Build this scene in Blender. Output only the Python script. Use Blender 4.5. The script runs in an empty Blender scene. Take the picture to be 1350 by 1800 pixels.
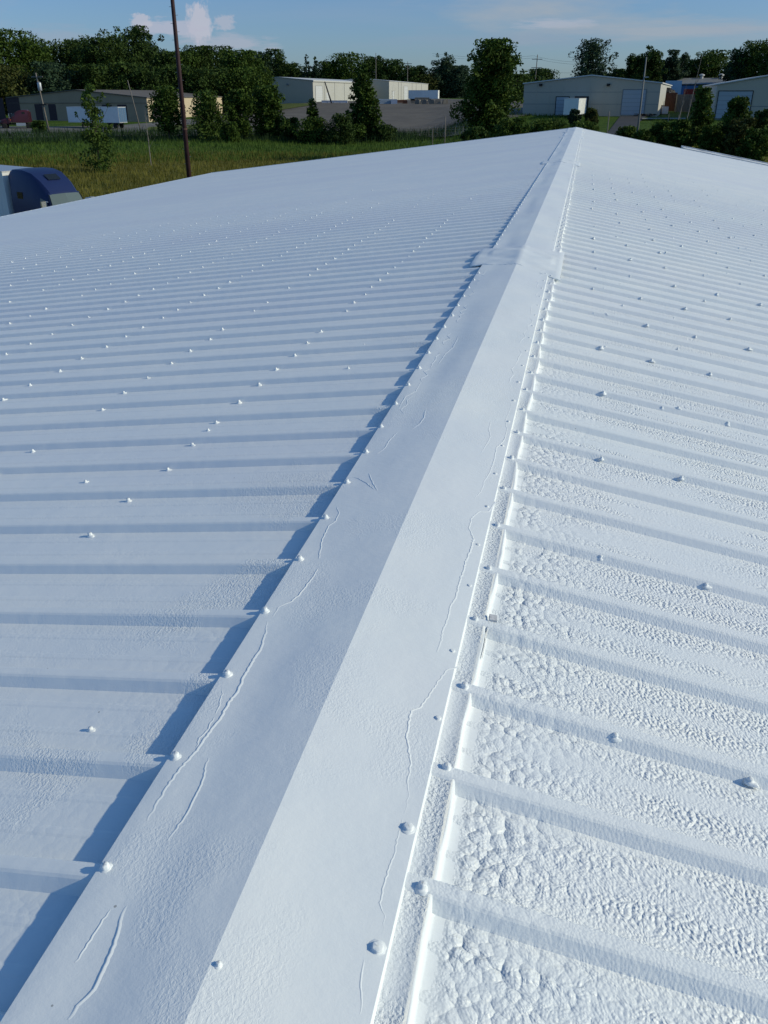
import bpy, math, random
import numpy as np
from mathutils import Vector, Matrix
R = math.radians
S = bpy.context.scene
COL = S.collection
rng = np.random.default_rng(7)
random.seed(7)

# ------------------------------------------------------------------ camera
F_PX, PITCH, YAW, ROLL = 1489.1, 0.4581, -0.2159, -0.0011
CAM = Vector((0.4768, 0.0, 1.287))          # z = 0 is the top of the ridge cap
d_ = Vector((math.sin(YAW)*math.cos(PITCH), math.cos(YAW)*math.cos(PITCH), -math.sin(PITCH)))
r_ = Vector((math.cos(YAW), -math.sin(YAW), 0))
u_ = r_.cross(d_)
r2 = r_*math.cos(ROLL)+u_*math.sin(ROLL)
u2 = -r_*math.sin(ROLL)+u_*math.cos(ROLL)
cd = bpy.data.cameras.new('camera'); cam = bpy.data.objects.new('camera', cd); COL.objects.link(cam)
cam.matrix_world = Matrix(((r2.x, u2.x, -d_.x, CAM.x), (r2.y, u2.y, -d_.y, CAM.y), (r2.z, u2.z, -d_.z, CAM.z), (0, 0, 0, 1)))
cd.sensor_fit = 'VERTICAL'; cd.sensor_height = 36.0; cd.sensor_width = 27.0
cd.lens = 36.0*F_PX/1800.0
cd.clip_start = 0.05; cd.clip_end = 12000
S.camera = cam

# ------------------------------------------------------------------ sun and sky
SUN_EL, SUN_AZ = R(26.5), R(83)               # azimuth clockwise from +Y (the ridge direction)
W = bpy.data.worlds.new("World"); S.world = W; W.use_nodes = True
nt = W.node_tree; nt.nodes.clear()
def N(t, typ, **kw):
    n = t.nodes.new(typ)
    for k, v in kw.items():
        if k.startswith('i_'):
            key = k[2:]
            n.inputs[int(key) if key.isdigit() else key.replace('_', ' ')].default_value = v
        else: setattr(n, k, v)
    return n
out = N(nt, 'ShaderNodeOutputWorld'); bg = N(nt, 'ShaderNodeBackground')
sky = N(nt, 'ShaderNodeTexSky', sky_type='NISHITA', sun_disc=False, sun_elevation=SUN_EL, sun_rotation=SUN_AZ,
        altitude=200, air_density=1.0, dust_density=0.6, ozone_density=3.0)
bg.inputs['Strength'].default_value = 0.15
tc = N(nt, 'ShaderNodeTexCoord')
def dirpx(px, py):
    v = d_ + r2*(px-675)/F_PX - u2*(py-900)/F_PX
    return v.normalized()
def cloud(px, py, sx, sy, seed, soft=0.6, col=None):
    """mask of one cloud: an uneven patch of the sky round a fixed compass direction"""
    v = dirpx(px, py)
    az = math.atan2(v.x, v.y)
    right = Vector((math.cos(az), -math.sin(az), 0)); up = right.cross(v)
    dr = N(nt, 'ShaderNodeVectorMath', operation='DOT_PRODUCT'); dr.inputs[1].default_value = right
    du = N(nt, 'ShaderNodeVectorMath', operation='DOT_PRODUCT'); du.inputs[1].default_value = up
    df = N(nt, 'ShaderNodeVectorMath', operation='DOT_PRODUCT'); df.inputs[1].default_value = v
    for n in (dr, du, df): nt.links.new(tc.outputs['Generated'], n.inputs[0])
    a = N(nt, 'ShaderNodeMath', operation='DIVIDE'); a.inputs[1].default_value = sx/F_PX; nt.links.new(dr.outputs['Value'], a.inputs[0])
    b = N(nt, 'ShaderNodeMath', operation='DIVIDE'); b.inputs[1].default_value = sy/F_PX; nt.links.new(du.outputs['Value'], b.inputs[0])
    comb = N(nt, 'ShaderNodeCombineXYZ'); comb.inputs[2].default_value = seed*3.7
    nt.links.new(a.outputs[0], comb.inputs[0]); nt.links.new(b.outputs[0], comb.inputs[1])
    ln = N(nt, 'ShaderNodeVectorMath', operation='LENGTH')
    flat = N(nt, 'ShaderNodeVectorMath', operation='MULTIPLY'); flat.inputs[1].default_value = (1, 1, 0)
    nt.links.new(comb.outputs[0], flat.inputs[0]); nt.links.new(flat.outputs[0], ln.inputs[0])
    nz = N(nt, 'ShaderNodeTexNoise'); nz.inputs['Scale'].default_value = 1.6; nz.inputs['Detail'].default_value = 6; nz.inputs['Roughness'].default_value = 0.62
    nt.links.new(comb.outputs[0], nz.inputs['Vector'])
    ad = N(nt, 'ShaderNodeMath', operation='MULTIPLY_ADD'); ad.inputs[1].default_value = 2.2; ad.inputs[2].default_value = 0.05
    nt.links.new(nz.outputs['Fac'], ad.inputs[0])
    sb = N(nt, 'ShaderNodeMath', operation='SUBTRACT'); nt.links.new(ad.outputs[0], sb.inputs[0]); nt.links.new(ln.outputs['Value'], sb.inputs[1])
    dv = N(nt, 'ShaderNodeMath', operation='DIVIDE', use_clamp=True); dv.inputs[1].default_value = soft; nt.links.new(sb.outputs[0], dv.inputs[0])
    gt = N(nt, 'ShaderNodeMath', operation='GREATER_THAN'); gt.inputs[1].default_value = 0.3; nt.links.new(df.outputs['Value'], gt.inputs[0])
    mu = N(nt, 'ShaderNodeMath', operation='MULTIPLY'); nt.links.new(dv.outputs[0], mu.inputs[0]); nt.links.new(gt.outputs[0], mu.inputs[1])
    return mu
# the air near the horizon is a little deeper and cooler than the sky model gives
hs = N(nt, 'ShaderNodeMix', data_type='RGBA', blend_type='MULTIPLY'); hs.inputs['Factor'].default_value = 1.0
nt.links.new(sky.outputs[0], hs.inputs['A']); hs.inputs['B'].default_value = (0.60, 0.87, 1.05, 1)
hz = N(nt, 'ShaderNodeMix', data_type='RGBA', blend_type='MULTIPLY'); nt.links.new(hs.outputs['Result'], hz.inputs['A']); hz.inputs['B'].default_value = (.76, .69, .81, 1)
sz_ = N(nt, 'ShaderNodeSeparateXYZ'); nt.links.new(tc.outputs['Generated'], sz_.inputs[0])
mr_ = N(nt, 'ShaderNodeMapRange', interpolation_type='SMOOTHSTEP'); nt.links.new(sz_.outputs[2], mr_.inputs['Value']); mr_.inputs['From Min'].default_value = .45; mr_.inputs['From Max'].default_value = .05
nt.links.new(mr_.outputs[0], hz.inputs['Factor'])
cur = hz.outputs['Result']
for (px, py, sx, sy, seed, soft, fac, col) in [
        (350, 40, 17, 30, 1, .45, .85, (4.1, 4.2, 4.9, 1)), (300, 50, 50, 11, 2, .5, .75, (3.7, 3.85, 4.7, 1)),
        (248, 38, 15, 11, 3, .4, .75, (4.0, 4.1, 4.8, 1)), (400, 76, 70, 13, 4, .6, .6, (3.5, 3.65, 4.4, 1)),
        (395, 40, 16, 10, 5, .5, .6, (3.8, 3.9, 4.6, 1)), (110, 65, 80, 14, 6, .9, .35, (2.9, 3.1, 3.9, 1)),
        (960, 20, 170, 34, 7, 1.3, .85, (2.85, 3.3, 3.8, 1)), (980, 42, 60, 7, 8, .7, .6, (3.8, 3.95, 4.6, 1)),
        (1190, 52, 190, 16, 9, .9, .75, (2.9, 3.3, 3.8, 1)), (900, 70, 200, 18, 10, 1.2, .35, (2.4, 2.8, 3.7, 1)),
        (1300, 60, 90, 22, 11, 1.2, .3, (2.6, 3.0, 3.8, 1)), (620, 20, 260, 22, 12, 1.5, .15, (2.8, 3.2, 4.0, 1)),
        (700, -260, 500, 90, 13, 1.2, .35, (3.2, 3.4, 4.0, 1)), (-500, 0, 300, 60, 14, 1.2, .4, (3.2, 3.4, 4.0, 1)),
        (1900, -20, 300, 60, 15, 1.2, .4, (3.2, 3.4, 4.0, 1))]:
    m = cloud(px, py, sx, sy, seed, soft)
    f = N(nt, 'ShaderNodeMath', operation='MULTIPLY'); f.inputs[1].default_value = fac; nt.links.new(m.outputs[0], f.inputs[0])
    mx = N(nt, 'ShaderNodeMix', data_type='RGBA'); nt.links.new(f.outputs[0], mx.inputs['Factor'])
    nt.links.new(cur, mx.inputs['A']); mx.inputs['B'].default_value = col
    cur = mx.outputs['Result']
nt.links.new(cur, bg.inputs['Color']); nt.links.new(bg.outputs[0], out.inputs['Surface'])
sl = bpy.data.lights.new('sun', 'SUN'); sl.energy = 3.85; sl.angle = R(1.0); sl.color = (1.0, 0.92, 0.68)
sun = bpy.data.objects.new('sun', sl); COL.objects.link(sun)
sdir = Vector((math.sin(SUN_AZ)*math.cos(SUN_EL), math.cos(SUN_AZ)*math.cos(SUN_EL), math.sin(SUN_EL)))
sun.rotation_euler = sdir.to_track_quat('Z', 'Y').to_euler(); sun.location = (40, 10, 60)
S.view_settings.view_transform = 'Standard'; S.view_settings.look = 'None'
S.view_settings.exposure = -0.31; S.view_settings.gamma = 1.0
S.render.engine = 'CYCLES'
S.cycles.max_bounces = 6

# ------------------------------------------------------------------ helpers
def tag(o, label=None, cat=None, group=None, kind=None):
    if label: o['label'] = label
    if cat: o['category'] = cat
    if group: o['group'] = group
    if kind: o['kind'] = kind
    return o
def empty(name, loc=(0, 0, 0), rz=0, label=None, cat=None, group=None):
    o = bpy.data.objects.new(name, None); COL.objects.link(o); o.location = loc; o.rotation_euler = (0, 0, rz)
    return tag(o, label, cat, group)
def ray(px, py): return d_ + r2*(px-675)/F_PX - u2*(py-900)/F_PX
def at(px, py, D):
    v = ray(px, py); return CAM + v*(D/math.hypot(v.x, v.y))
PROF = [(-60, [(0, -6.8), (120, -6.7), (200, -5.1), (240, -4.1), (420, -3), (4000, -3)]),
        (-22, [(0, -6.8), (120, -6.7), (200, -5.1), (240, -4.1), (420, -3), (4000, -3)]),
        (-16, [(0, -6.8), (150, -6.6), (200, -6.0), (340, -1.2), (600, -.6), (4000, -.6)]),
        (-10, [(0, -6.8), (150, -6.3), (200, -5.6), (340, -1.2), (600, -.6), (4000, -.6)]),
        (-5, [(0, -6.8), (80, -6.5), (120, -4.6), (180, -2.3), (340, -1.2), (4000, -.6)]),
        (4, [(0, -6.8), (80, -6.5), (120, -4.4), (176, -2.4), (340, -1.2), (4000, -.6)]),
        (60, [(0, -6.8), (80, -6.5), (120, -4.4), (176, -2.5), (340, -1.2), (4000, -.6)])]
def _prof(pts, D):
    for (a, za), (b, zb) in zip(pts, pts[1:]):
        if D <= b:
            t = max(0, (D-a)/(b-a)); return za+(zb-za)*t
    return pts[-1][1]
def _sm(az, D):
    if az <= PROF[0][0]: return _prof(PROF[0][1], D)
    for (a, pa), (b, pb) in zip(PROF, PROF[1:]):
        if az <= b:
            t = (az-a)/(b-a); t = t*t*(3-2*t); return _prof(pa, D)*(1-t)+_prof(pb, D)*t
    return _prof(PROF[-1][1], D)
def ground(x, y):
    dx, dy = x-CAM.x, y
    D = math.hypot(dx, dy); az = math.degrees(math.atan2(dx, dy))
    if abs(az) > 90: return -6.8
    w = max(4.0, D*0.05)
    return (_sm(az, max(0, D-w))+2*_sm(az, D)+_sm(az, D+w))/4
def gnd(px, py, lift=0.0):
    v = ray(px, py); h = math.hypot(v.x, v.y); D = 60.0
    while D < 900:
        p = CAM+v*(D/h)
        if p.z <= ground(p.x, p.y)+lift: break
        D += 0.5
    return Vector((p.x, p.y, ground(p.x, p.y)+lift))
def on(px, D):
    p = at(px, 170, D); return Vector((p.x, p.y, ground(p.x, p.y)))

class MB:
    def __init__(s): s.v = []; s.f = []; s.smooth = False
    def add(s, vs, fs):
        b = len(s.v); s.v += [tuple(x) for x in vs]; s.f += [tuple(i+b for i in f) for f in fs]; return s
    def box(s, x0, x1, y0, y1, z0, z1, M=None):
        vs = [Vector(p) for p in ((x0, y0, z0), (x1, y0, z0), (x1, y1, z0), (x0, y1, z0), (x0, y0, z1), (x1, y0, z1), (x1, y1, z1), (x0, y1, z1))]
        if M: vs = [M@p for p in vs]
        return s.add(vs, [(0, 3, 2, 1), (4, 5, 6, 7), (0, 1, 5, 4), (1, 2, 6, 5), (2, 3, 7, 6), (3, 0, 4, 7)])
    def tube(s, pts, rad, n=8, cap=True):
        pts = [Vector(p) for p in pts]
        rad = rad if hasattr(rad, '__len__') else [rad]*len(pts)
        vs = []; fs = []
        for i, p in enumerate(pts):
            t = (pts[min(i+1, len(pts)-1)]-pts[max(i-1, 0)]).normalized()
            a = t.orthogonal().normalized() if i == 0 else (a-t*a.dot(t)).normalized()
            b = t.cross(a)
            for k in range(n):
                th = 2*math.pi*k/n; vs.append(p+(a*math.cos(th)+b*math.sin(th))*rad[i])
        for i in range(len(pts)-1):
            for k in range(n):
                fs.append((i*n+k, i*n+(k+1) % n, (i+1)*n+(k+1) % n, (i+1)*n+k))
        if cap: fs += [tuple(range(n))[::-1], tuple(range((len(pts)-1)*n, len(pts)*n))]
        return s.add(vs, fs)
    def lathe(s, prof, n=16, M=None):     # prof: (r, z)
        vs = []; fs = []
        for r, z in prof:
            for k in range(n):
                th = 2*math.pi*k/n; p = Vector((r*math.cos(th), r*math.sin(th), z)); vs.append(M@p if M else p)
        for i in range(len(prof)-1):
            for k in range(n): fs.append((i*n+k, i*n+(k+1) % n, (i+1)*n+(k+1) % n, (i+1)*n+k))
        fs += [tuple(range(n))[::-1], tuple(range((len(prof)-1)*n, len(prof)*n))]
        return s.add(vs, fs)
    def prism(s, poly, y0, y1, M=None, inset=0.0):  # poly in (x, z), extruded along y
        n = len(poly)
        vs = [Vector((x, y0, z)) for x, z in poly]+[Vector((x, y1, z)) for x, z in poly]
        if M: vs = [M@p for p in vs]
        fs = [tuple(range(n)), tuple(range(2*n-1, n-1, -1))]+[(i, i+n, (i+1) % n+n, (i+1) % n) for i in range(n)]
        return s.add(vs, fs)
    def mesh(s, name, mat):
        m = bpy.data.meshes.new(name); m.from_pydata(s.v, [], s.f); m.materials.append(mat)
        m.update(); m.validate()
        if s.smooth:
            for p in m.polygons: p.use_smooth = True
        return m
    def build(s, name, mat, parent=None, smooth=False, loc=None):
        s.smooth = smooth
        o = bpy.data.objects.new(name, s.mesh(name, mat)); COL.objects.link(o)
        if parent: o.parent = parent
        if loc is not None: o.location = loc
        return o

MATS = {}
def mat(name, col, rough=0.7, metal=0.0, noise=None, spec=0.3, bump=None, trans=0):
    """noise=(scale, amount, second colour), bump=(scale, distance)"""
    m = bpy.data.materials.new(name); m.use_nodes = True; t = m.node_tree; b = t.nodes['Principled BSDF']
    b.inputs['Base Color'].default_value = (*col, 1); b.inputs['Roughness'].default_value = rough; b.inputs['Metallic'].default_value = metal
    b.inputs['Specular IOR Level'].default_value = spec
    if trans: b.inputs['Transmission Weight'].default_value = trans
    g = N(t, 'ShaderNodeNewGeometry')
    if noise:
        nz = N(t, 'ShaderNodeTexNoise'); nz.inputs['Scale'].default_value = noise[0]; nz.inputs['Detail'].default_value = 5; nz.inputs['Roughness'].default_value = .65
        t.links.new(g.outputs['Position'], nz.inputs['Vector'])
        rmp = N(t, 'ShaderNodeMapRange'); rmp.inputs['From Min'].default_value = .38; rmp.inputs['From Max'].default_value = .62; rmp.inputs['To Max'].default_value = noise[1]
        t.links.new(nz.outputs['Fac'], rmp.inputs['Value'])
        mx = N(t, 'ShaderNodeMix', data_type='RGBA'); t.links.new(rmp.outputs[0], mx.inputs['Factor'])
        mx.inputs['A'].default_value = (*col, 1); mx.inputs['B'].default_value = (*noise[2], 1)
        t.links.new(mx.outputs['Result'], b.inputs['Base Color'])
    if bump:
        nz = N(t, 'ShaderNodeTexNoise'); nz.inputs['Scale'].default_value = bump[0]; nz.inputs['Detail'].default_value = 4
        t.links.new(g.outputs['Position'], nz.inputs['Vector'])
        bp = N(t, 'ShaderNodeBump'); bp.inputs['Distance'].default_value = bump[1]
        t.links.new(nz.outputs['Fac'], bp.inputs['Height']); t.links.new(bp.outputs[0], b.inputs['Normal'])
    MATS[name] = m; return m

# ------------------------------------------------------------------ the white coating
PITCH_RIB = 0.3048
RIBL, RIBR = 1.0013, 1.1186          # y of one rib centre on each slope
def coat(name, cells=0.0, fine=1.0, phase=None, right=True, smear=0.0):
    """thick white elastomeric paint: brush grain, orange peel and cobbled lumps, all as relief"""
    m = bpy.data.materials.new(name); m.use_nodes = True; t = m.node_tree; b = t.nodes['Principled BSDF']
    L = t.links.new
    g = N(t, 'ShaderNodeNewGeometry'); P = g.outputs['Position']
    def math_(op, a, c=None, clamp=False, d=None):
        n = N(t, 'ShaderNodeMath', operation=op, use_clamp=clamp)
        for i, x in enumerate((a, c, d)):
            if x is None: continue
            if isinstance(x, (int, float)): n.inputs[i].default_value = x
            else: L(x, n.inputs[i])
        return n.outputs[0]
    def noise(scale, vec=P, detail=4, rough=.55, dist=0.0):
        n = N(t, 'ShaderNodeTexNoise'); n.inputs['Scale'].default_value = scale; n.inputs['Detail'].default_value = detail
        n.inputs['Roughness'].default_value = rough; n.inputs['Distortion'].default_value = dist; L(vec, n.inputs['Vector']); return n.outputs['Fac']
    def rng_(v, a, c, lo=0., hi=1.):
        n = N(t, 'ShaderNodeMapRange', interpolation_type='SMOOTHSTEP'); L(v, n.inputs['Value'])
        for k, x in zip(('From Min', 'From Max', 'To Min', 'To Max'), (a, c, lo, hi)): n.inputs[k].default_value = x
        return n.outputs[0]
    def vmul(vec, s):
        n = N(t, 'ShaderNodeVectorMath', operation='MULTIPLY'); n.inputs[1].default_value = s; L(vec, n.inputs[0]); return n.outputs[0]
    sep = N(t, 'ShaderNodeSeparateXYZ'); L(P, sep.inputs[0]); X, Y = sep.outputs[0], sep.outputs[1]
    # colour: slightly thin, cool or warm patches
    c1 = noise(1.7, detail=5, rough=.6); c2 = noise(.35, vmul(P, (.35, 1.6, 1)), detail=4)
    mx = N(t, 'ShaderNodeMix', data_type='RGBA'); L(rng_(c1, .35, .7), mx.inputs['Factor'])
    mx.inputs['A'].default_value = (.785, .825, .835, 1); mx.inputs['B'].default_value = (.84, .862, .85, 1)
    mx2 = N(t, 'ShaderNodeMix', data_type='RGBA'); L(rng_(c2, .42, .68, 0, .8), mx2.inputs['Factor'])
    L(mx.outputs['Result'], mx2.inputs['A']); mx2.inputs['B'].default_value = (.76, .79, .82, 1)
    # small specks of dirt
    vo = N(t, 'ShaderNodeTexVoronoi'); vo.inputs['Scale'].default_value = 9; L(P, vo.inputs['Vector'])
    wn = math_('GREATER_THAN', N(t, 'ShaderNodeSeparateColor').outputs[0], .72)
    L(vo.outputs['Color'], wn.node.inputs[0].links[0].from_node.inputs[0])
    sp = math_('MULTIPLY', math_('LESS_THAN', vo.outputs['Distance'], .026), wn)
    mx3 = N(t, 'ShaderNodeMix', data_type='RGBA'); L(math_('MULTIPLY', sp, .6), mx3.inputs['Factor'])
    L(mx2.outputs['Result'], mx3.inputs['A']); mx3.inputs['B'].default_value = (.16, .15, .13, 1)
    L(mx3.outputs['Result'], b.inputs['Base Color'])
    b.inputs['Roughness'].default_value = .42; b.inputs['Specular IOR Level'].default_value = .35
    # relief, in metres
    h = math_('MULTIPLY', noise(260, detail=3), .00028*fine)
    h = math_('ADD', h, math_('MULTIPLY', noise(70, vmul(P, (.8, 1.2, 1)), detail=3), .0007*fine))
    h = math_('ADD', h, math_('MULTIPLY', noise(9, detail=2), .0022))
    if smear:
        w = noise(170, vmul(P, (1, .7, 1)), detail=2, dist=.5)
        msk = math_('MULTIPLY', rng_(noise(1.9, detail=3, dist=.3), .48, .58), rng_(math_('ADD', math_('ABSOLUTE', X), math_('MULTIPLY', noise(1.1), .9)), .8, 1.35, 1, .12))
        h = math_('ADD', h, math_('MULTIPLY', math_('MULTIPLY', rng_(w, .3, .7), msk), .0013*smear))
    if cells:
        ax = math_('ABSOLUTE', X)
        warp = N(t, 'ShaderNodeTexNoise'); warp.inputs['Scale'].default_value = 16; warp.inputs['Detail'].default_value = 2; L(P, warp.inputs['Vector'])
        wv = N(t, 'ShaderNodeVectorMath', operation='MULTIPLY_ADD'); L(warp.outputs['Color'], wv.inputs[0]); wv.inputs[1].default_value = (.022, .022, 0); L(P, wv.inputs[2])
        def vor(scale, sm=.25, mode='SMOOTH_F1'):
            v = N(t, 'ShaderNodeTexVoronoi', feature=mode, voronoi_dimensions='2D'); v.inputs['Scale'].default_value = scale
            if mode == 'SMOOTH_F1': v.inputs['Smoothness'].default_value = sm
            L(wv.outputs[0], v.inputs['Vector']); return v.outputs['Distance']
        big = math_('SUBTRACT', .5, math_('POWER', vor(44, .08), 1.7))
        mid = math_('SUBTRACT', .5, vor(88, .3))
        sml = math_('SUBTRACT', .5, vor(150, .35))
        # rib-relative coordinate across the pan
        u = math_('FRACT', math_('DIVIDE', math_('SUBTRACT', Y, phase), PITCH_RIB))
        ribm = math_('MULTIPLY', rng_(u, .02, .06), rng_(u, .865, .895, 1, 0))
        band = math_('MAXIMUM', rng_(math_('ABSOLUTE', math_('SUBTRACT', u, .34)), .20, .04), rng_(math_('ABSOLUTE', math_('SUBTRACT', u, .70)), .22, .06))
        band = math_('MAXIMUM', band, .30)
        patch = noise(3.0, vmul(P, (.45, 1.5, 1)), detail=4, rough=.65)
        nearm = rng_(math_('ADD', ax, math_('MULTIPLY', patch, .5)), .62, 1.05, 1, 0)
        farm = rng_(ax, .55, .95)
        bmask = math_('MULTIPLY', nearm, rng_(patch, .40, .54, .3, 1))
        bmask = math_('MULTIPLY', bmask, math_('MAXIMUM', band, .75))
        fmask = math_('MULTIPLY', math_('MULTIPLY', rng_(patch, .40, .56, .15, 1), band), rng_(ax, .45, .8, .3, 1))
        blank = rng_(noise(5.5, detail=1), .64, .68, 1, .08)
        bmask = math_('MULTIPLY', bmask, blank)
        bmask = math_('MULTIPLY', bmask, math_('MULTIPLY', math_('MAXIMUM', ribm, .3), rng_(Y, 2.0, 6.0, 1, .2)))
        fmask = math_('MULTIPLY', fmask, math_('MULTIPLY', math_('MAXIMUM', ribm, .12), math_('MULTIPLY', rng_(Y, 4, 11, 1, .3), rng_(ax, 1.6, 4.5, 1, .45))))
        if right:
            edge = rng_(math_('ADD', ax, math_('MULTIPLY', noise(14, detail=2), .05)), .378, .405)
            bmask = math_('MULTIPLY', bmask, edge); fmask = math_('MULTIPLY', fmask, edge)
        h = math_('ADD', h, math_('MULTIPLY', math_('MULTIPLY', big, bmask), .0108*cells))
        h = math_('ADD', h, math_('MULTIPLY', math_('MULTIPLY', mid, fmask), .0056*cells))
        h = math_('ADD', h, math_('MULTIPLY', math_('MULTIPLY', sml, math_('MULTIPLY', math_('MAXIMUM', ribm, .45), rng_(patch, .36, .58, .25, 1))), .0017*cells))
    bp = N(t, 'ShaderNodeBump'); bp.inputs['Distance'].default_value = 1.0; bp.inputs['Strength'].default_value = 1.0
    L(h, bp.inputs['Height']); L(bp.outputs[0], b.inputs['Normal'])
    return m
M_right = coat('white_coating_lumpy', cells=1.0, phase=RIBR, fine=1.1)
M_left = coat('white_coating_smooth', cells=0.08, phase=RIBL, right=False, fine=.35, smear=.9)
M_cap = coat('white_coating_on_cap', fine=.75, smear=.35)
M_strip = coat('white_coating_rough_strip', fine=5.5)
M_screw = coat('white_coating_on_screws', fine=.6)

# ------------------------------------------------------------------ the roof underfoot
SLL, SLR = 0.123, 0.178              # rise per metre of each slope
Y0, L_ROOF, W_L, W_R = -4.0, 41.0, 17.0, 20.0
bld = empty('white_metal_building', (0, 0, -6.8), 0, 'low white metal building seen from on top of its ribbed freshly coated roof', 'building')
ZB = 6.8                              # mesh data in bld is authored in world height and shifted
def put(mb, name, m, smooth=False, parent=None):
    o = mb.build(name, m, parent or bld, smooth)
    if parent is None: o.location = (0, 0, ZB)
    return o
RH = 0.0265
def ribh(y, side):
    """ribs shaped shallower towards the far end so their shading fades"""
    a, b, lo = (7.5, 17.0, .30) if side < 0 else (12.0, 26.0, .40)
    t = max(0, min(1, (y-a)/(b-a))); return 1-(1-lo)*t*t*(3-2*t)
def roof_panel(side, slope, phase, width, name_m):
    ys = []
    k0 = int(math.floor((Y0-phase)/PITCH_RIB)); k1 = int(math.ceil((L_ROOF-phase)/PITCH_RIB))
    for k in range(k0, k1+1):
        c = phase+k*PITCH_RIB
        ys += [(c-.040, -RH), (c-.021, -.0045), (c-.015, -.0008), (c-.009, 0), (c+.009, 0), (c+.015, -.0008), (c+.020, -.0045), (c+.036, -RH),
               (c+.092, -RH), (c+.099, -RH+.0016), (c+.113, -RH+.0016), (c+.120, -RH),
               (c+.188, -RH), (c+.195, -RH+.0016), (c+.209, -RH+.0016), (c+.216, -RH)]
    ys = [(y, z*ribh(y, side)) for y, z in ys if Y0 <= y <= L_ROOF]
    xs = [.22, .5, .9, 1.6, 2.6, 4, 6, 9, 12, 14.5, width] if side > 0 else [.22, .5, .9, 1.6, 2.6, 4, 6, 9, 12, 14.5, width]
    mb = MB(); n = len(xs)
    vs = []
    for y, z in ys:
        for x in xs: vs.append((side*x, y, z-x*slope))
    fs = []
    for i in range(len(ys)-1):
        for j in range(n-1):
            q = (i*n+j, i*n+j+1, (i+1)*n+j+1, (i+1)*n+j)
            fs.append(q if side > 0 else q[::-1])
    mb.add(vs, fs)
    return put(mb, 'roof_panel', name_m)
panL = roof_panel(-1, SLL, RIBL, W_L, M_left)
panR = roof_panel(1, SLR, RIBR, W_R, M_right)
panL['label'] = 'left roof slope, smooth and bluish, in raking light'
panR['label'] = 'right roof slope with cobbled lumpy coating'

# ridge cap sections
def wob(x, y, amp):
    return amp*(math.sin(y*2.1+x*5+1.3)*.5+math.sin(y*4.7-x*9+.4)*.3+math.sin(y*9.1+x*14)*.14)
def cap_section(y0, y1, wl, wr, lift, amp=.0034):
    mb = MB(); xs = [-wl, -wl+.004]+[-wl*k/14 for k in range(13, 0, -1)]+[0.0]+[wr*k/12 for k in range(1, 12)]+[wr-.004, wr]
    ny = max(2, int((y1-y0)/.05)); vs = []; n = len(xs)
    for i in range(ny+1):
        y = y0+(y1-y0)*i/ny
        for j, x in enumerate(xs):
            z = -abs(x)*(SLL if x < 0 else SLR)+lift+.003
            fall = max(0, min(1, abs(x)/.12))*max(0, min(1, ((wl if x < 0 else wr)-abs(x))/.06+.15))
            z += wob(x, y, amp)*fall
            if x < 0: z -= .005*math.exp(-((x+wl*.62)/.075)**2)*(.6+.6*math.sin(y*1.7))*fall
            vs.append((x, y, z))
    top = len(vs)
    for i in range(ny+1):                       # turned-down edges
        y = y0+(y1-y0)*i/ny
        vs.append((-wl-.0005, y, -wl*SLL+lift-.0045)); vs.append((wr+.0035, y, -wr*SLR+lift-.0075))
    fs = [(i*n+j, i*n+j+1, (i+1)*n+j+1, (i+1)*n+j) for i in range(ny) for j in range(n-1)]
    for i in range(ny):
        a, b2 = top+2*i, top+2*(i+1)
        fs.append((a, i*n, (i+1)*n, b2)); fs.append((i*n+n-1, a+1, b2+1, (i+1)*n+n-1))
    mb.add(vs, fs)
    # front lip
    vs = [(x, y0, z) for (x, y, z) in vs[:n]]+[(x, y0, z-.006) for (x, y, z) in vs[:n]]
    mb.add(vs, [(j+n, j+1+n, j+1, j) for j in range(n-1)])
    o = put(mb, 'ridge_cap', M_cap)
    for p in o.data.polygons: p.use_smooth = True
    o.data.update()
    # keep the fold and the lips crisp
    try:
        o.data.set_sharp_from_angle(angle=R(12))
    except Exception: pass
    return o
cap1 = cap_section(-1.0, 7.62, .300, .272, .002)
cap2 = cap_section(8.2, 19.9, .300, .272, .002)
cap3 = cap_section(20.5, 32.3, .300, .272, .004)
cap4 = cap_section(32.6, 41.1, .33, .30, .006)

def saddle(y0, y1, wl, wr, lift, skew=0.0, amp=.003):
    """cover plate with its reinforcing fabric bedded in paint over a cap joint"""
    mb = MB(); nx, ny = 34, 16; vs = []
    random.seed(int(y0*10))
    ed = [random.uniform(-.028, .028) for _ in range(40)]
    for i in range(ny+1):
        for j in range(nx+1):
            u, v = j/nx, i/ny
            x = -wl+(wl+wr)*u; y = y0+(y1-y0)*v
            y += skew*(u-.5)*(1-v)+ed[j % 40]*(.5 if v in (0, 1) else 0)
            if u > .72 and v == 0: y -= .10*(u > .78)
            z = -abs(x)*(SLL if x < 0 else SLR)+lift*min(1, 5*min(v, 1-v)+.35)
            z += .014*math.exp(-((v-.55+.1*math.sin(x*9))/.16)**2)*(1 if abs(x) < .29 else .4)+wob(x*3, y*5, amp)*1.0+.0045*math.sin(y*23+x*7)*math.sin(x*19+1)
            z += .014*math.exp(-(x/.05)**2)*.3
            if j in (0, nx): z -= .006
            vs.append((x, y, z))
    fs = [(i*(nx+1)+j, i*(nx+1)+j+1, (i+1)*(nx+1)+j+1, (i+1)*(nx+1)+j) for i in range(ny) for j in range(nx)]
    mb.add(vs, fs)
    # underside lip
    b = [(x, y, z) for (x, y, z) in vs[:nx+1]]; lo = [(x, y, z-.008) for x, y, z in b]
    mb.add(b+lo, [(j+nx+1, j+nx+2, j+1, j) for j in range(nx)])
    return put(mb, 'cover_plate', M_cap, True)
pl1 = saddle(7.40, 8.42, .41, .375, .010, -.30)
pl2 = saddle(19.7, 20.6, .42, .40, .011, -.1)
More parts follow.
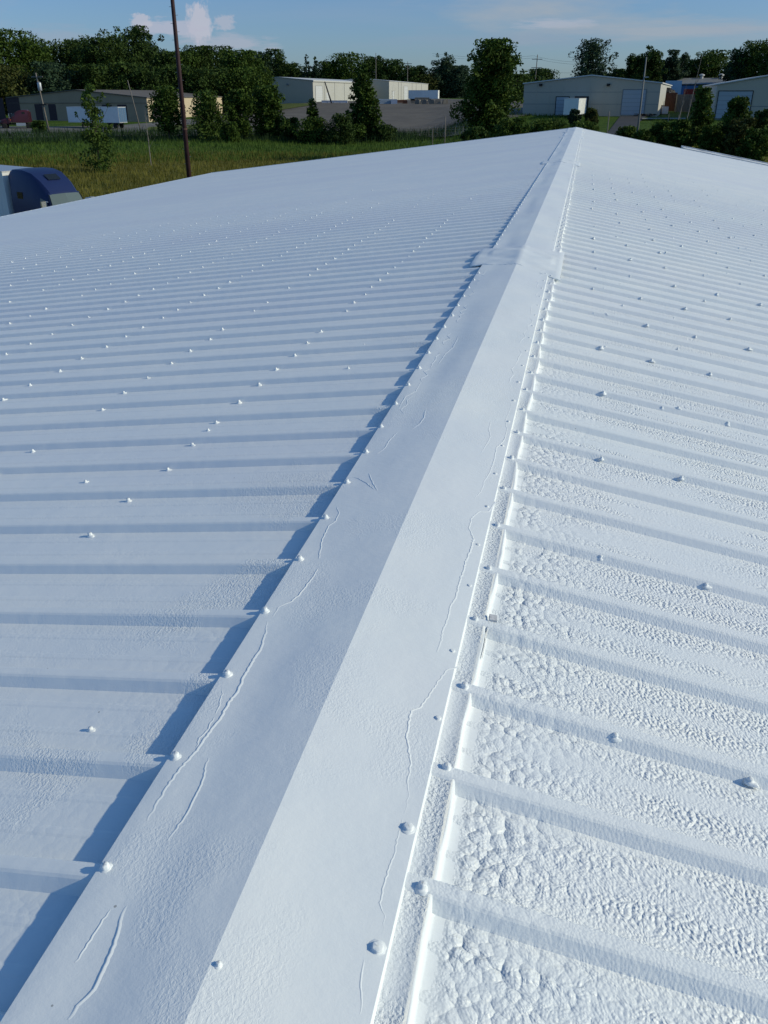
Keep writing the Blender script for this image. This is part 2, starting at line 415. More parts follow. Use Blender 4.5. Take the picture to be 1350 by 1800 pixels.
pl3 = saddle(32.1, 32.9, .42, .40, .011)
pl4 = saddle(36.6, 37.4, .42, .40, .011)

# rough strip and fillet between the cap and the right slope
def strip(y0, y1, x0=.262, x1=.328):
    mb = MB(); ny = int((y1-y0)/.04); vs = []
    random.seed(3)
    for i in range(ny+1):
        y = y0+(y1-y0)*i/ny
        u = ((y-RIBR)/PITCH_RIB) % 1.0; du = min(u, 1-u)*PITCH_RIB
        jx = random.uniform(-.0015, .0015)+.004*math.sin(y*3.1)+.003*math.sin(y*11)
        zr = lambda x: -x*SLR
        foot = .020+.012*abs(math.sin(y*7))+jx
        vs += [(x0, y, zr(x0)-.004), (x0+.02, y, zr(x0+.02)-.005), (x1-.012+jx, y, zr(x1)-.004), (x1-.003+jx, y, zr(x1)-.0005), (x1+.001+jx, y, zr(x1)-.003),
               (x1+.003+jx, y, zr(x1)-.014), (x1+.0045+jx, y, zr(x1+.0045)-.0238), (x1+.0075+foot*.1, y, zr(x1+.0075+foot*.1)-.0257), (x1+.012+foot*.7, y, zr(x1+.012+foot*.7)-.0267)]
    n = 9
    fs = [(i*n+j, i*n+j+1, (i+1)*n+j+1, (i+1)*n+j) for i in range(ny) for j in range(n-1)]
    mb.add(vs, fs)
    return put(mb, 'closure_strip', M_strip if False else M_fil, True)
# the strip top is rough, the fillet smooth: one material, rough only between the two edges
def strip_mat():
    m = coat('white_coating_strip_and_fillet', fine=1.0); t = m.node_tree
    bp = [n for n in t.nodes if n.type == 'BUMP'][0]; h = bp.inputs['Height'].links[0].from_socket
    g = N(t, 'ShaderNodeNewGeometry'); sep = N(t, 'ShaderNodeSeparateXYZ'); t.links.new(g.outputs['Position'], sep.inputs[0])
    r = N(t, 'ShaderNodeMapRange'); r.inputs['From Min'].default_value = .326; r.inputs['From Max'].default_value = .320; t.links.new(sep.outputs[0], r.inputs['Value'])
    v = N(t, 'ShaderNodeTexNoise'); v.inputs['Scale'].default_value = 120; v.inputs['Detail'].default_value = 3; t.links.new(g.outputs['Position'], v.inputs['Vector'])
    v2 = N(t, 'ShaderNodeTexNoise'); v2.inputs['Scale'].default_value = 4; t.links.new(g.outputs['Position'], v2.inputs['Vector'])
    r2_ = N(t, 'ShaderNodeMapRange'); r2_.inputs['From Min'].default_value = .4; r2_.inputs['From Max'].default_value = .55; r2_.inputs['To Min'].default_value = .25; t.links.new(v2.outputs['Fac'], r2_.inputs['Value'])
    a = N(t, 'ShaderNodeMath', operation='MULTIPLY'); t.links.new(r.outputs[0], a.inputs[0]); t.links.new(v.outputs['Fac'], a.inputs[1])
    a2 = N(t, 'ShaderNodeMath', operation='MULTIPLY'); t.links.new(a.outputs[0], a2.inputs[0]); t.links.new(r2_.outputs[0], a2.inputs[1])
    c = N(t, 'ShaderNodeMath', operation='MULTIPLY_ADD'); c.inputs[1].default_value = .0075; t.links.new(a2.outputs[0], c.inputs[0]); t.links.new(h, c.inputs[2])
    t.links.new(c.outputs[0], bp.inputs['Height']); return m
M_fil = strip_mat()
strip(-1.0, 7.3); strip(8.3, 19.6); strip(20.6, 32.0); strip(33.0, 41.0)
M_dark = mat('gap_shade', (.05, .05, .05), .9)
M_gap = mat('grey_tab_and_slot_shade', (.42, .43, .45), .8, noise=(60, .8, (.7, .7, .7)))
for yy in (7.33, 19.62):
    put(MB().box(.322, .375, yy-.02, yy+.012, -.088, -.068), 'gap_shade_block', M_dark)  # black box stands in for the shade in the plate-end gap
# lifted tab where the closure came away; a grey sheet paints the slot's shade
Mt = Matrix.Translation((.345, 2.06, -.345*SLR+.006))@Matrix.Rotation(math.atan(SLR), 4, 'Y')@Matrix.Rotation(.1, 4, 'Z')
put(MB().box(-.011, .011, -.014, .014, -.012, .000, Mt), 'lifted_tab', M_gap)
put(MB().add([(.3335, 1.86, -.0612), (.3350, 1.88, -.0690), (.3350, 2.02, -.0700), (.3335, 2.02, -.0602), (.334, 1.91, -.061)], [(0, 1, 2, 3)]), 'slot_shade', M_gap)

# paint runs: raised wandering edges where the coating dried over fabric
def runline(pts, wd=.003, ht=.0016, slope_side=-1):
    """pts (x, y) on the cap"""
    random.seed(int(abs(pts[0][1])*100)); P = []
    for (a, b) in zip(pts, pts[1:]):
        n = max(2, int(math.hypot(b[0]-a[0], b[1]-a[1])/.007))
        for i in range(n):
            t = i/n; P.append((a[0]+(b[0]-a[0])*t+random.uniform(-.0018, .0018), a[1]+(b[1]-a[1])*t))
    mb = MB(); vs = []
    zf = lambda x, y: -abs(x)*(SLL if x < 0 else SLR)+.0054+wob(x, y, .0034)*max(0, min(1, abs(x)/.12))*.9-(.005*math.exp(-((x+.186)/.075)**2)*(.6+.6*math.sin(y*1.7)) if x < 0 else 0)
    n = len(P)
    for i, (x, y) in enumerate(P):
        k = math.sin(math.pi*min(1, max(0, i/(n-1))))**.4
        for dx, dz in ((-wd*1.3, -.0009), (-wd*.2, ht*k*.75), (wd*.3, ht*k*.6), (wd*1.9, -.0009)):
            vs.append((x+dx, y, zf(x+dx, y)+dz))
    fs = [(i*4+j, i*4+j+1, i*4+j+5, i*4+j+4) for i in range(n-1) for j in range(3)]
    mb.add(vs, fs); put(mb, 'paint_run', M_screw, True)
def onplane(px, py, s):                # pixel on the photo -> point of a roof slope (authoring aid)
    v = ray(px, py); k = s
    t = (k*CAM.x-CAM.z)/(v.z-k*v.x); p = CAM+v*t; return p.x, p.y
def RL(pix, **k): runline([onplane(x, y, SLL) for x, y in pix], **k)
def RR(pix, **k): runline([onplane(x, y, -SLR) for x, y in pix], **k)
J = dict(ht=.0012, wd=.0022)
RL([(470, 1092), (466, 1115), (458, 1140), (440, 1168), (428, 1190), (418, 1215), (402, 1235), (388, 1262), (366, 1292), (345, 1322), (318, 1352), (296, 1382), (276, 1415), (262, 1440), (255, 1452)], wd=.0032, ht=.0019)
RL([(392, 1206), (391, 1222), (384, 1246), (376, 1262)], **J)
RL([(367, 1333), (360, 1352), (358, 1370), (346, 1395), (336, 1418), (318, 1446), (302, 1468), (292, 1484)], wd=.0028, ht=.0016)
RL([(376, 1262), (366, 1283), (350, 1300), (345, 1322)], **J)
RL([(222, 1592), (214, 1608), (208, 1640), (198, 1668), (186, 1692), (172, 1722), (158, 1748), (136, 1768), (124, 1785), (116, 1800)], wd=.0034, ht=.0022)
RL([(196, 1600), (176, 1625), (150, 1668), (128, 1700)], **J)
RL([(558, 1000), (552, 1012), (538, 1030), (526, 1046), (512, 1058), (490, 1068), (478, 1088)], **J)
RL([(592, 893), (596, 905), (590, 918), (578, 926), (566, 950), (560, 985)], **J)
RL([(748, 722), (744, 738), (736, 748), (722, 757)], wd=.0026, ht=.0016)
RL([(618, 840), (630, 843), (642, 850), (652, 858), (660, 864)], **J); RL([(648, 834), (652, 844), (657, 855), (664, 866)], **J)
RL([(662, 800), (676, 790), (684, 776), (700, 760)], **J); RL([(700, 722), (712, 700), (730, 690), (742, 668)], **J)
RL([(770, 640), (782, 622), (796, 610), (806, 590)], **J)
RR([(912, 672), (908, 684), (900, 705), (896, 722), (888, 742), (891, 758), (886, 776), (872, 790), (868, 812), (862, 830), (850, 850), (846, 866), (832, 880)], **J)
RR([(870, 884), (858, 902), (842, 902), (828, 914), (824, 932), (832, 950), (826, 972), (818, 990), (812, 1012), (806, 1030), (802, 1050), (792, 1068), (786, 1092), (778, 1112), (774, 1135), (766, 1152)], wd=.0026, ht=.0015)
RR([(802, 1175), (785, 1180), (770, 1200), (752, 1228), (738, 1246), (722, 1252), (719, 1270), (714, 1295), (718, 1320), (722, 1345), (716, 1372), (718, 1402), (708, 1440)], **J)
RR([(708, 1440), (700, 1470), (694, 1500), (680, 1540), (672, 1566), (668, 1590), (676, 1612), (674, 1640), (664, 1655)], **J)
RR([(845, 800), (856, 782), (862, 770), (859, 758), (862, 742)], **J)
RR([(640, 1690), (632, 1730), (636, 1765), (628, 1798)], **J)
def far_run(pts, s_): runline(pts, wd=.0022, ht=.0012)
rr0 = random.Random(12)
for k in range(9):
    y = 3.6+k*.42+rr0.uniform(-.1, .1); x = -.27+rr0.uniform(0, .03)
    far_run([(x+rr0.uniform(0, .015), y+q*.07) if q % 2 else (x+.02+rr0.uniform(0, .02), y+q*.07) for q in range(5)], SLL)
for k in range(8):
    y = 4.2+k*.4+rr0.uniform(-.1, .1); x = .20+rr0.uniform(0, .03)
    far_run([(x+rr0.uniform(-.01, .02), y+q*.08) for q in range(5)], SLR)

# screws ---------------------------------------------------------------
def screw_mesh(name, r, h, seed, smear=0.0):
    rnd = random.Random(seed); mb = MB()
    n = 18; prof = [(1.15, -.3), (1.05, .04), (.92, .20), (.70, .30), (.62, .40), (.60, .86), (.50, .97), (.03, 1.0)]
    vs = []; fs = []
    for i, (a, z) in enumerate(prof):
        for k in range(n):
            th = 2*math.pi*k/n
            q = 1+rnd.uniform(-.10, .10)*(1 if i < 5 else .5)
            if i >= 4: q = (1+rnd.uniform(-.02, .02))*.93/max(.866, math.cos((th % (math.pi/3))-math.pi/6))*1.0
            st = 1+smear*max(0, math.cos(th))**3*(1 if i < 4 else 0)
            vs.append((a*r*q*math.cos(th)*st, a*r*q*math.sin(th), z*h*(1+rnd.uniform(-.06, .06))))
    for i in range(len(prof)-1):
        for k in range(n): fs.append((i*n+k, i*n+(k+1) % n, (i+1)*n+(k+1) % n, (i+1)*n+k))
    fs.append(tuple(range((len(prof)-1)*n, len(prof)*n)))
    mb.add(vs, fs); mb.smooth = True
    return mb.mesh(name, M_screw), (vs, fs)
SCR = [screw_mesh('screw', .0125, .0140, s, smear=(.0, .5, .9, .2)[s % 4]) for s in range(6)]
SCRC = [screw_mesh('screw', .0135, .014, 20+s) for s in range(4)]
SCRB = [screw_mesh('screw', .018, .009, 40+s) for s in range(3)]
SCRR = [screw_mesh('screw', .0120, .013, 60+s, smear=(0, .4, 1.0)[s % 3]) for s in range(6)]
spots = []      # (x, y, z, meshset, parent, tilt, scale)
PANZ = -.0255
def nearest_rib(y, phase): return round((y-phase)/PITCH_RIB)
rs = random.Random(5)
for k in range(-3, 124):                                          # left edge of the cap, one per rib
    y = RIBL+k*PITCH_RIB
    if 7.3 < y < 8.5 or y < .7: continue
    spots.append((-.286+rs.uniform(-.004, .004), y+rs.uniform(-.006, .006), .286*-SLL+.004, SCRC, cap1 if y < 8 else cap2, -SLL, .95))
for xrow, ymax in ((1.175, 14), (2.005, 16), (2.825, 17), (3.655, 17), (4.48, 17), (5.31, 17), (6.14, 17), (7.0, 16), (7.8, 16)):
    for k in range(0, 60):
        y = RIBL+k*PITCH_RIB-.058
        if y > ymax*rs.uniform(.75, 1.1): continue
        if y < 1.9+.15*xrow: continue
        if rs.random() < .06: continue
        if abs(y-2.5) < .02: continue
        spots.append((-xrow+rs.uniform(-.02, .02)+.0003*k, y+rs.uniform(-.008, .008), -xrow*SLL+PANZ*ribh(y, -1), SCR, panL, -SLL, rs.uniform(.75, 1.15)*(1.0 if xrow < 1.3 else .95)))
for x, y in [onplane(149, 838, SLL), onplane(560, 440, SLL), onplane(365, 748, SLL), onplane(157, 1269, SLL), onplane(612, 640, SLL), onplane(640, 600, SLL), onplane(878, 332, SLL), onplane(878, 350, SLL)]:
    spots.append((x, y, x*SLL+PANZ, SCR, panL, -SLL, .7))
for k in range(-1, 60):                                           # right slope: every third rib, close rows
    y = RIBR+(2+3*k)*PITCH_RIB-.03
    if y > 24: break
    for q, xrow in enumerate((.66, 1.0, 1.36, 1.72, 2.1, 2.5, 2.95, 3.4, 3.9, 4.4, 5.0, 5.6, 6.3)):
        if xrow > .5+y*.42: continue
        if rs.random() < .1: continue
        spots.append((xrow+rs.uniform(-.03, .03), y+rs.uniform(-.012, .012), -xrow*SLR+PANZ+.010, SCRR, panR, SLR, rs.uniform(.7, 1.1)))
        if rs.random() < .3: spots.append((xrow+.05+rs.uniform(0, .03), y+.02, -(xrow+.06)*SLR+PANZ+.022, SCRR, panR, SLR, rs.uniform(.5, .8)))
for k in range(-1, 60):                                           # mid-pan small lumps further down the right slope
    y = RIBR+(.5+3*k)*PITCH_RIB
    if 5 < y < 18:
        for xrow in (.85, 1.18, 1.55, 1.95, 2.35, 2.8, 3.3, 3.8, 4.4, 5.0):
            if xrow < y*.36 and rs.random() < .8: spots.append((xrow+rs.uniform(-.08, .08), y+rs.uniform(-.05, .05), -xrow*SLR+PANZ, SCRR, panR, SLR, rs.uniform(.5, .9)))
for px, py in [(663, 1670), (717, 1458), (770, 1265), (795, 1147), (825, 1032), (840, 960)]:
    x, y = onplane(px, py, -SLR); spots.append((x, y, -x*SLR+.003, SCRB, cap1, SLR, .95 if py > 1400 else .6))
y = 2.75
while y < 31:
    if not 7.3 < y < 8.4: spots.append((.252, y, -.252*SLR+.004, SCRB, cap1 if y < 8 else cap2, SLR, .55))
    y += .3
for k in range(-2, 110):
    y = RIBR+k*PITCH_RIB
    if y < .7 or 7.3 < y < 8.5 or y > 31: continue
    spots.append((.300+rs.uniform(-.006, .006), y+rs.uniform(-.01, .01), -.30*SLR-.004, SCRC, cap1 if y < 8 else cap2, SLR, rs.uniform(.9, 1.1)))
x, y = onplane(384, 1700, -SLR); spots.append((x, y, -x*SLR+.004, SCRC, cap1, SLR, .55))
for q in ((1137, 0), (1260, 0)): pass
spots.sort(key=lambda s: (s[0]-CAM.x)**2+s[1]**2 if abs(math.atan2(s[0]-CAM.x, s[1])-YAW) < .62 else 1e9)
rest = MB()
for i, (x, y, z, ms, par, sl_, sc) in enumerate(spots):
    me, (vs, fs) = ms[i % len(ms)]
    if i < 96:
        o = bpy.data.objects.new('screw', me); COL.objects.link(o); o.parent = par
        o.location = (x, y, z); o.rotation_euler = (0, math.atan(sl_), rs.uniform(-.5, .9)); o.scale = (sc, sc, sc)
    else:
        a = rs.uniform(0, 6.28); M = Matrix.Translation((x, y, z))@Matrix.Rotation(math.atan(sl_), 4, 'Y')@Matrix.Rotation(a, 4, 'Z')@Matrix.Scale(sc, 4)
        rest.add([M@Vector(v) for v in vs], fs)
o = put(rest, 'screw_rows', M_screw, True); o['kind'] = 'stuff'

# walls, eaves and the parapet edge of the far end
M_wall = mat('white_siding', (.62, .63, .62), .6)
M_trim = mat('white_trim', (.78, .80, .80), .5)
zl, zr = -W_L*SLL-.04, -W_R*SLR-.04
put(MB().box(-W_L+.1, -W_L+.3, Y0+.1, L_ROOF-.1, -6.8, zl-.05), 'wall', M_wall)
put(MB().box(W_R-.3, W_R-.1, Y0+.1, L_ROOF-.1, -6.8, zr-.05), 'wall', M_wall)
for yy in (Y0+.1, L_ROOF-.3):
    put(MB().prism([(-W_L+.3, -6.8), (W_R-.3, -6.8), (W_R-.3, zr-.06), (0, -.06), (-W_L+.3, zl-.06)], yy, yy+.2), 'wall', M_wall)
def slab(x0, x1, y0, y1, slope, lo, hi):
    z = lambda x: -abs(x)*slope
    return MB().add([(x0, y0, z(x0)+lo), (x1, y0, z(x1)+lo), (x1, y1, z(x1)+lo), (x0, y1, z(x0)+lo), (x0, y0, z(x0)+hi), (x1, y0, z(x1)+hi), (x1, y1, z(x1)+hi), (x0, y1, z(x0)+hi)],
                    [(0, 3, 2, 1), (4, 5, 6, 7), (0, 1, 5, 4), (1, 2, 6, 5), (2, 3, 7, 6), (3, 0, 4, 7)])
put(slab(-W_L, -.34, L_ROOF-.12, L_ROOF+.02, SLL, -.05, .006), 'rake_trim', M_trim)
put(slab(.34, W_R, L_ROOF-.12, L_ROOF+.02, SLR, -.05, .006), 'rake_trim', M_trim)
put(slab(-W_L-.06, -W_L+.06, Y0, L_ROOF, SLL, -.10, -.005), 'eave_trim', M_trim)
M_dirty = mat('stained_white_edge', (.78, .8, .8), .6, noise=(1.3, 1.0, (.42, .43, .45)))
put(slab(4.6, W_R, L_ROOF+.06, L_ROOF+1.5, SLR, -.35, .03), 'roof_extension', M_dirty)
put(slab(4.6, W_R, L_ROOF+1.5, L_ROOF+1.62, SLR, -.35, .07), 'rake_trim', M_dirty)

# ------------------------------------------------------------------ ground
def ground_mat():
    m = bpy.data.materials.new('meadow'); m.use_nodes = True; t = m.node_tree; b = t.nodes['Principled BSDF']; L = t.links.new
    g = N(t, 'ShaderNodeNewGeometry')
    def nz(scale, det=5, mul=(1, 1, 1)):
        v = N(t, 'ShaderNodeVectorMath', operation='MULTIPLY'); v.inputs[1].default_value = mul; L(g.outputs['Position'], v.inputs[0])
        n = N(t, 'ShaderNodeTexNoise'); n.inputs['Scale'].default_value = scale; n.inputs['Detail'].default_value = det; n.inputs['Roughness'].default_value = .65; L(v.outputs[0], n.inputs['Vector']); return n.outputs['Fac']
    def mix(f, A, B, lo=.4, hi=.6):
        r = N(t, 'ShaderNodeMapRange'); L(f, r.inputs['Value']); r.inputs['From Min'].default_value = lo; r.inputs['From Max'].default_value = hi
        x = N(t, 'ShaderNodeMix', data_type='RGBA'); L(r.outputs[0], x.inputs['Factor'])
        for s, c in (('A', A), ('B', B)):
            if isinstance(c, tuple): x.inputs[s].default_value = c
            else: L(c, x.inputs[s])
        return x.outputs['Result']
    green = mix(nz(.35), (.04, .085, .011, 1), (.07, .115, .016, 1), .35, .65)
    tan_ = mix(nz(.5), (.11, .115, .018, 1), (.18, .16, .035, 1), .35, .65)
    # dry grass close to the building, fresh grass further out; the border wanders
    sub = N(t, 'ShaderNodeVectorMath', operation='SUBTRACT'); sub.inputs[1].default_value = (0, 0, 0); L(g.outputs['Position'], sub.inputs[0])
    ln = N(t, 'ShaderNodeVectorMath', operation='LENGTH'); L(sub.outputs[0], ln.inputs[0])
    ad = N(t, 'ShaderNodeMath', operation='MULTIPLY_ADD'); L(nz(.05, 4), ad.inputs[0]); ad.inputs[1].default_value = 50; L(ln.outputs['Value'], ad.inputs[2])
    col = mix(ad.outputs[0], tan_, green, 150, 172)
    col = mix(nz(3.0, 6, (1, 1, 1)), col, (.045, .06, .014, 1), .55, .9)
    L(col, b.inputs['Base Color']); b.inputs['Roughness'].default_value = .9; b.inputs['Specular IOR Level'].default_value = .1
    bp = N(t, 'ShaderNodeBump'); bp.inputs['Distance'].default_value = .5; L(nz(2.5, 6), bp.inputs['Height']); L(bp.outputs[0], b.inputs['Normal'])
    return m
def axis(lo, hi, inner_lo, inner_hi, step):
    a = list(np.arange(inner_lo, inner_hi+.01, step)); s = step; x = inner_hi
    while x < hi: s *= 1.35; x += s; a.append(x)
    s = step; x = inner_lo
    while x > lo: s *= 1.35; x -= s; a.insert(0, x)
    return a
gx = axis(-3500, 3500, -240, 150, 4.0); gy = axis(-2500, 5000, -20, 620, 4.0)
gv = [(x, y, ground(x, y)) for y in gy for x in gx]; nx_ = len(gx)
gf = [(j*nx_+i, j*nx_+i+1, (j+1)*nx_+i+1, (j+1)*nx_+i) for j in range(len(gy)-1) for i in range(nx_-1)]
M_meadow = ground_mat()
tag(MB().add(gv, gf).build('ground', M_meadow, None, True), kind='structure')

def drape(name, pix, m, lift, kind='structure', world=None):
    """a paved sheet following the terrain; outline given as corner points on the ground"""
    pts = world or [gnd(x, y) for x, y in pix]
    P = [(p[0], p[1]) for p in pts]
    x0, x1 = min(p[0] for p in P), max(p[0] for p in P); y0, y1 = min(p[1] for p in P), max(p[1] for p in P)
    import bmesh
    bm = bmesh.new(); vv = [bm.verts.new((x, y, 0)) for x, y in P]; bm.faces.new(vv)
    for ax, lo, hi in ((0, x0, x1), (1, y0, y1)):
        k = math.ceil(lo/4.0)*4.0
        while k < hi:
            co = (k, 0, 0) if ax == 0 else (0, k, 0); no = (1, 0, 0) if ax == 0 else (0, 1, 0)
            bmesh.ops.bisect_plane(bm, geom=bm.verts[:]+bm.edges[:]+bm.faces[:], plane_co=co, plane_no=no); k += 4.0
    bmesh.ops.triangulate(bm, faces=bm.faces[:])
    for v in bm.verts: v.co.z = ground(v.co.x, v.co.y)+lift
    bmesh.ops.recalc_face_normals(bm, faces=bm.faces[:])
    me = bpy.data.meshes.new(name); bm.to_mesh(me); bm.free(); me.materials.append(m)
    if me.polygons and me.polygons[0].normal.z < 0: me.flip_normals()
    o = bpy.data.objects.new(name, me); COL.objects.link(o); o['kind'] = kind; return o
M_asph = mat('worn_asphalt', (.105, .094, .080), .9, noise=(.12, .8, (.155, .138, .115)), bump=(3, .03), spec=.15)
M_asph2 = mat('pale_gravel_lot', (.17, .165, .155), .95, noise=(.2, .8, (.11, .11, .10)), bump=(4, .04), spec=.1)
M_drive = mat('dark_drive', (.05, .052, .056), .9, noise=(.5, .6, (.07, .07, .072)), spec=.15)
M_verge = mat('verge', (.12, .13, .03), .95, noise=(.6, .9, (.06, .09, .02)), spec=.1)
drape('yard', [(395, 200), (470, 190), (550, 181), (660, 178), (770, 174), (900, 178), (1000, 196), (830, 236), (700, 234), (600, 232), (520, 233), (400, 236), (350, 230)], M_asph, .22)
drape('road', [(-120, 246), (-120, 222), (60, 224), (200, 222), (262, 217), (395, 206), (400, 236), (520, 237), (380, 240), (240, 240)], M_asph2, .13)
drape('grass_verge', [(255, 232), (262, 226), (330, 222), (380, 219), (420, 222), (360, 229), (300, 232)], M_verge, .30)
drape('verge', [(462, 186), (545, 184), (545, 187), (470, 198), (440, 204), (430, 196)], M_verge, .34)
drape('driveway', [(1092, 204), (1138, 204), (1122, 218), (1108, 240), (1060, 262), (1040, 258), (1070, 232)], M_drive, .10)

# ------------------------------------------------------------------ foliage
def leafmat(name, c1, c2, tr=.15):
    m = bpy.data.materials.new(name); m.use_nodes = True; t = m.node_tree; b = t.nodes['Principled BSDF']; L = t.links.new
    g = N(t, 'ShaderNodeNewGeometry')
    x = N(t, 'ShaderNodeMix', data_type='RGBA'); L(g.outputs['Random Per Island'], x.inputs['Factor'])
    x.inputs['A'].default_value = (*c1, 1); x.inputs['B'].default_value = (*c2, 1)
    nz = N(t, 'ShaderNodeTexNoise'); nz.inputs['Scale'].default_value = .35; nz.inputs['Detail'].default_value = 3; L(g.outputs['Position'], nz.inputs['Vector'])
    r = N(t, 'ShaderNodeMapRange'); L(nz.outputs['Fac'], r.inputs['Value']); r.inputs['From Min'].default_value = .35; r.inputs['From Max'].default_value = .65; r.inputs['To Min'].default_value = .7; r.inputs['To Max'].default_value = 1.25
    h = N(t, 'ShaderNodeHueSaturation'); L(r.outputs[0], h.inputs['Value']); L(x.outputs['Result'], h.inputs['Color'])
    L(h.outputs[0], b.inputs['Base Color']); b.inputs['Roughness'].default_value = .7; b.inputs['Specular IOR Level'].default_value = .12
    tl = N(t, 'ShaderNodeBsdfTranslucent'); L(h.outputs[0], tl.inputs['Color'])
    ms = N(t, 'ShaderNodeMixShader'); ms.inputs[0].default_value = tr; L(b.outputs[0], ms.inputs[1]); L(tl.outputs[0], ms.inputs[2])
    L(ms.outputs[0], t.nodes['Material Output'].inputs['Surface'])
    return m
LM = dict(dark=leafmat('leaves_dark', (.026, .052, .012), (.056, .092, .018)),
          mid=leafmat('leaves_mid', (.034, .068, .011), (.072, .115, .018)),
          light=leafmat('leaves_light', (.045, .085, .016), (.085, .13, .025), .25),
          blue=leafmat('leaves_bluish', (.028, .055, .030), (.050, .085, .042)),
          olive=leafmat('leaves_olive', (.045, .058, .016), (.085, .095, .024)),
          spruce=leafmat('needles', (.016, .036, .018), (.030, .055, .026)))
M_bark = mat('bark', (.075, .06, .045), .9, noise=(2, .8, (.13, .11, .09)), spec=.1)
M_pale = mat('pale_bark', (.26, .24, .21), .9, noise=(2, .8, (.16, .14, .12)), spec=.1)

def leafmesh(name, C, size, m, upbias=.3, r=rng, aspect=1.5):
    n = len(C)
    a = r.normal(size=(n, 3)); a[:, 2] *= .8; a /= np.linalg.norm(a, axis=1)[:, None]
    b = r.normal(size=(n, 3)); b -= a*(a*b).sum(1)[:, None]; b /= np.linalg.norm(b, axis=1)[:, None]
    s = size*r.uniform(.55, 1.3, size=(n, 1))
    V = np.empty((n, 4, 3)); V[:, 0] = C-a*s*.5*aspect; V[:, 1] = C+b*s*.42; V[:, 2] = C+a*s*.5*aspect; V[:, 3] = C-b*s*.42
    me = bpy.data.meshes.new(name); me.vertices.add(n*4); me.vertices.foreach_set('co', V.reshape(-1).astype(np.float32))
    me.loops.add(n*4); me.loops.foreach_set('vertex_index', np.arange(n*4, dtype=np.int32))
    me.polygons.add(n); me.polygons.foreach_set('loop_start', np.arange(0, n*4, 4, dtype=np.int32)); me.polygons.foreach_set('loop_total', np.full(n, 4, dtype=np.int32))
    me.materials.append(m); me.update(); me.validate(); return me

def crown_clumps(kind, H, Rr, r, base):
    """centres and radii of the leaf clumps of a crown"""
    cl = []
    if kind == 'spruce':
        n = 26
        for i in range(n):
            t = i/(n-1); z = H*(base+(1-base)*t); rad = Rr*(1-t)**.9*(.75+.25*((i*7) % 3))+.15
            for q in range(max(3, int(7*(1-t))+2)):
                th = r.uniform(0, 6.28); cl.append((math.cos(th)*rad*.6, math.sin(th)*rad*.6, z, .35*rad+.2, .18*H/n*4))
        return cl
    nc = dict(round=34, wide=40, tall=34, cone=30, lobed=26, sparse=12, shrub=16)[kind]
    ga = 2.39996
    lobes = []
    if kind == 'lobed':
        for q in range(5): lobes.append((r.uniform(-.6, .6)*Rr, r.uniform(-.5, .5)*Rr, r.uniform(.72, 1.0)))
    for i in range(nc):
        t = (i+.5)/nc; th = i*ga+r.uniform(-.5, .5)
        if kind in ('round', 'wide', 'shrub'): pr = math.sin(math.pi*(.12+.80*t))**.6
        elif kind == 'tall': pr = math.sin(math.pi*(.15+.78*t))**.55*(1-.30*t)*(.82+.32*math.sin(th*2+t*9+H))
        elif kind == 'cone': pr = (1-t)**.62*min(1, .5+t*4)
        elif kind == 'sparse': pr = math.sin(math.pi*(.1+.85*t))**.8
        else: pr = math.sin(math.pi*(.15+.75*t))**.5
        z = H*(base+(1-base)*t*.97)
        rad = Rr*pr*r.uniform(.45, .85)
        x, y = math.cos(th)*rad, math.sin(th)*rad
        if lobes:
            l = lobes[i % 5]; x = l[0]*t+x*.62; y = l[1]*t+y*.62; z = H*(base+(l[2]-base)*t)
        cr = Rr*r.uniform(.26, .42)*(1 if kind != 'cone' else (1.15-t*.85))
        if kind == 'sparse': cr *= .8
        cl.append((x, y, z-cr*.25, cr, cr*r.uniform(.7, 1.05)))
    for i in range(nc//3):                      # inner fill and small sprays breaking the outline
        t = r.uniform(.1, .8); cl.append((r.uniform(-.25, .25)*Rr, r.uniform(-.25, .25)*Rr, H*(base+(1-base)*t), Rr*.4, Rr*.4))
    for i in range(nc//2):
        t = r.uniform(.25, 1.0); th = r.uniform(0, 6.28); pr = (1-t)**.5 if kind == 'cone' else math.sin(math.pi*(.12+.8*t))**.6
        cl.append((math.cos(th)*Rr*pr*.95, math.sin(th)*Rr*pr*.95, H*(base+(1-base)*t), Rr*.13, Rr*.15))
    return cl
GROUPS = {}
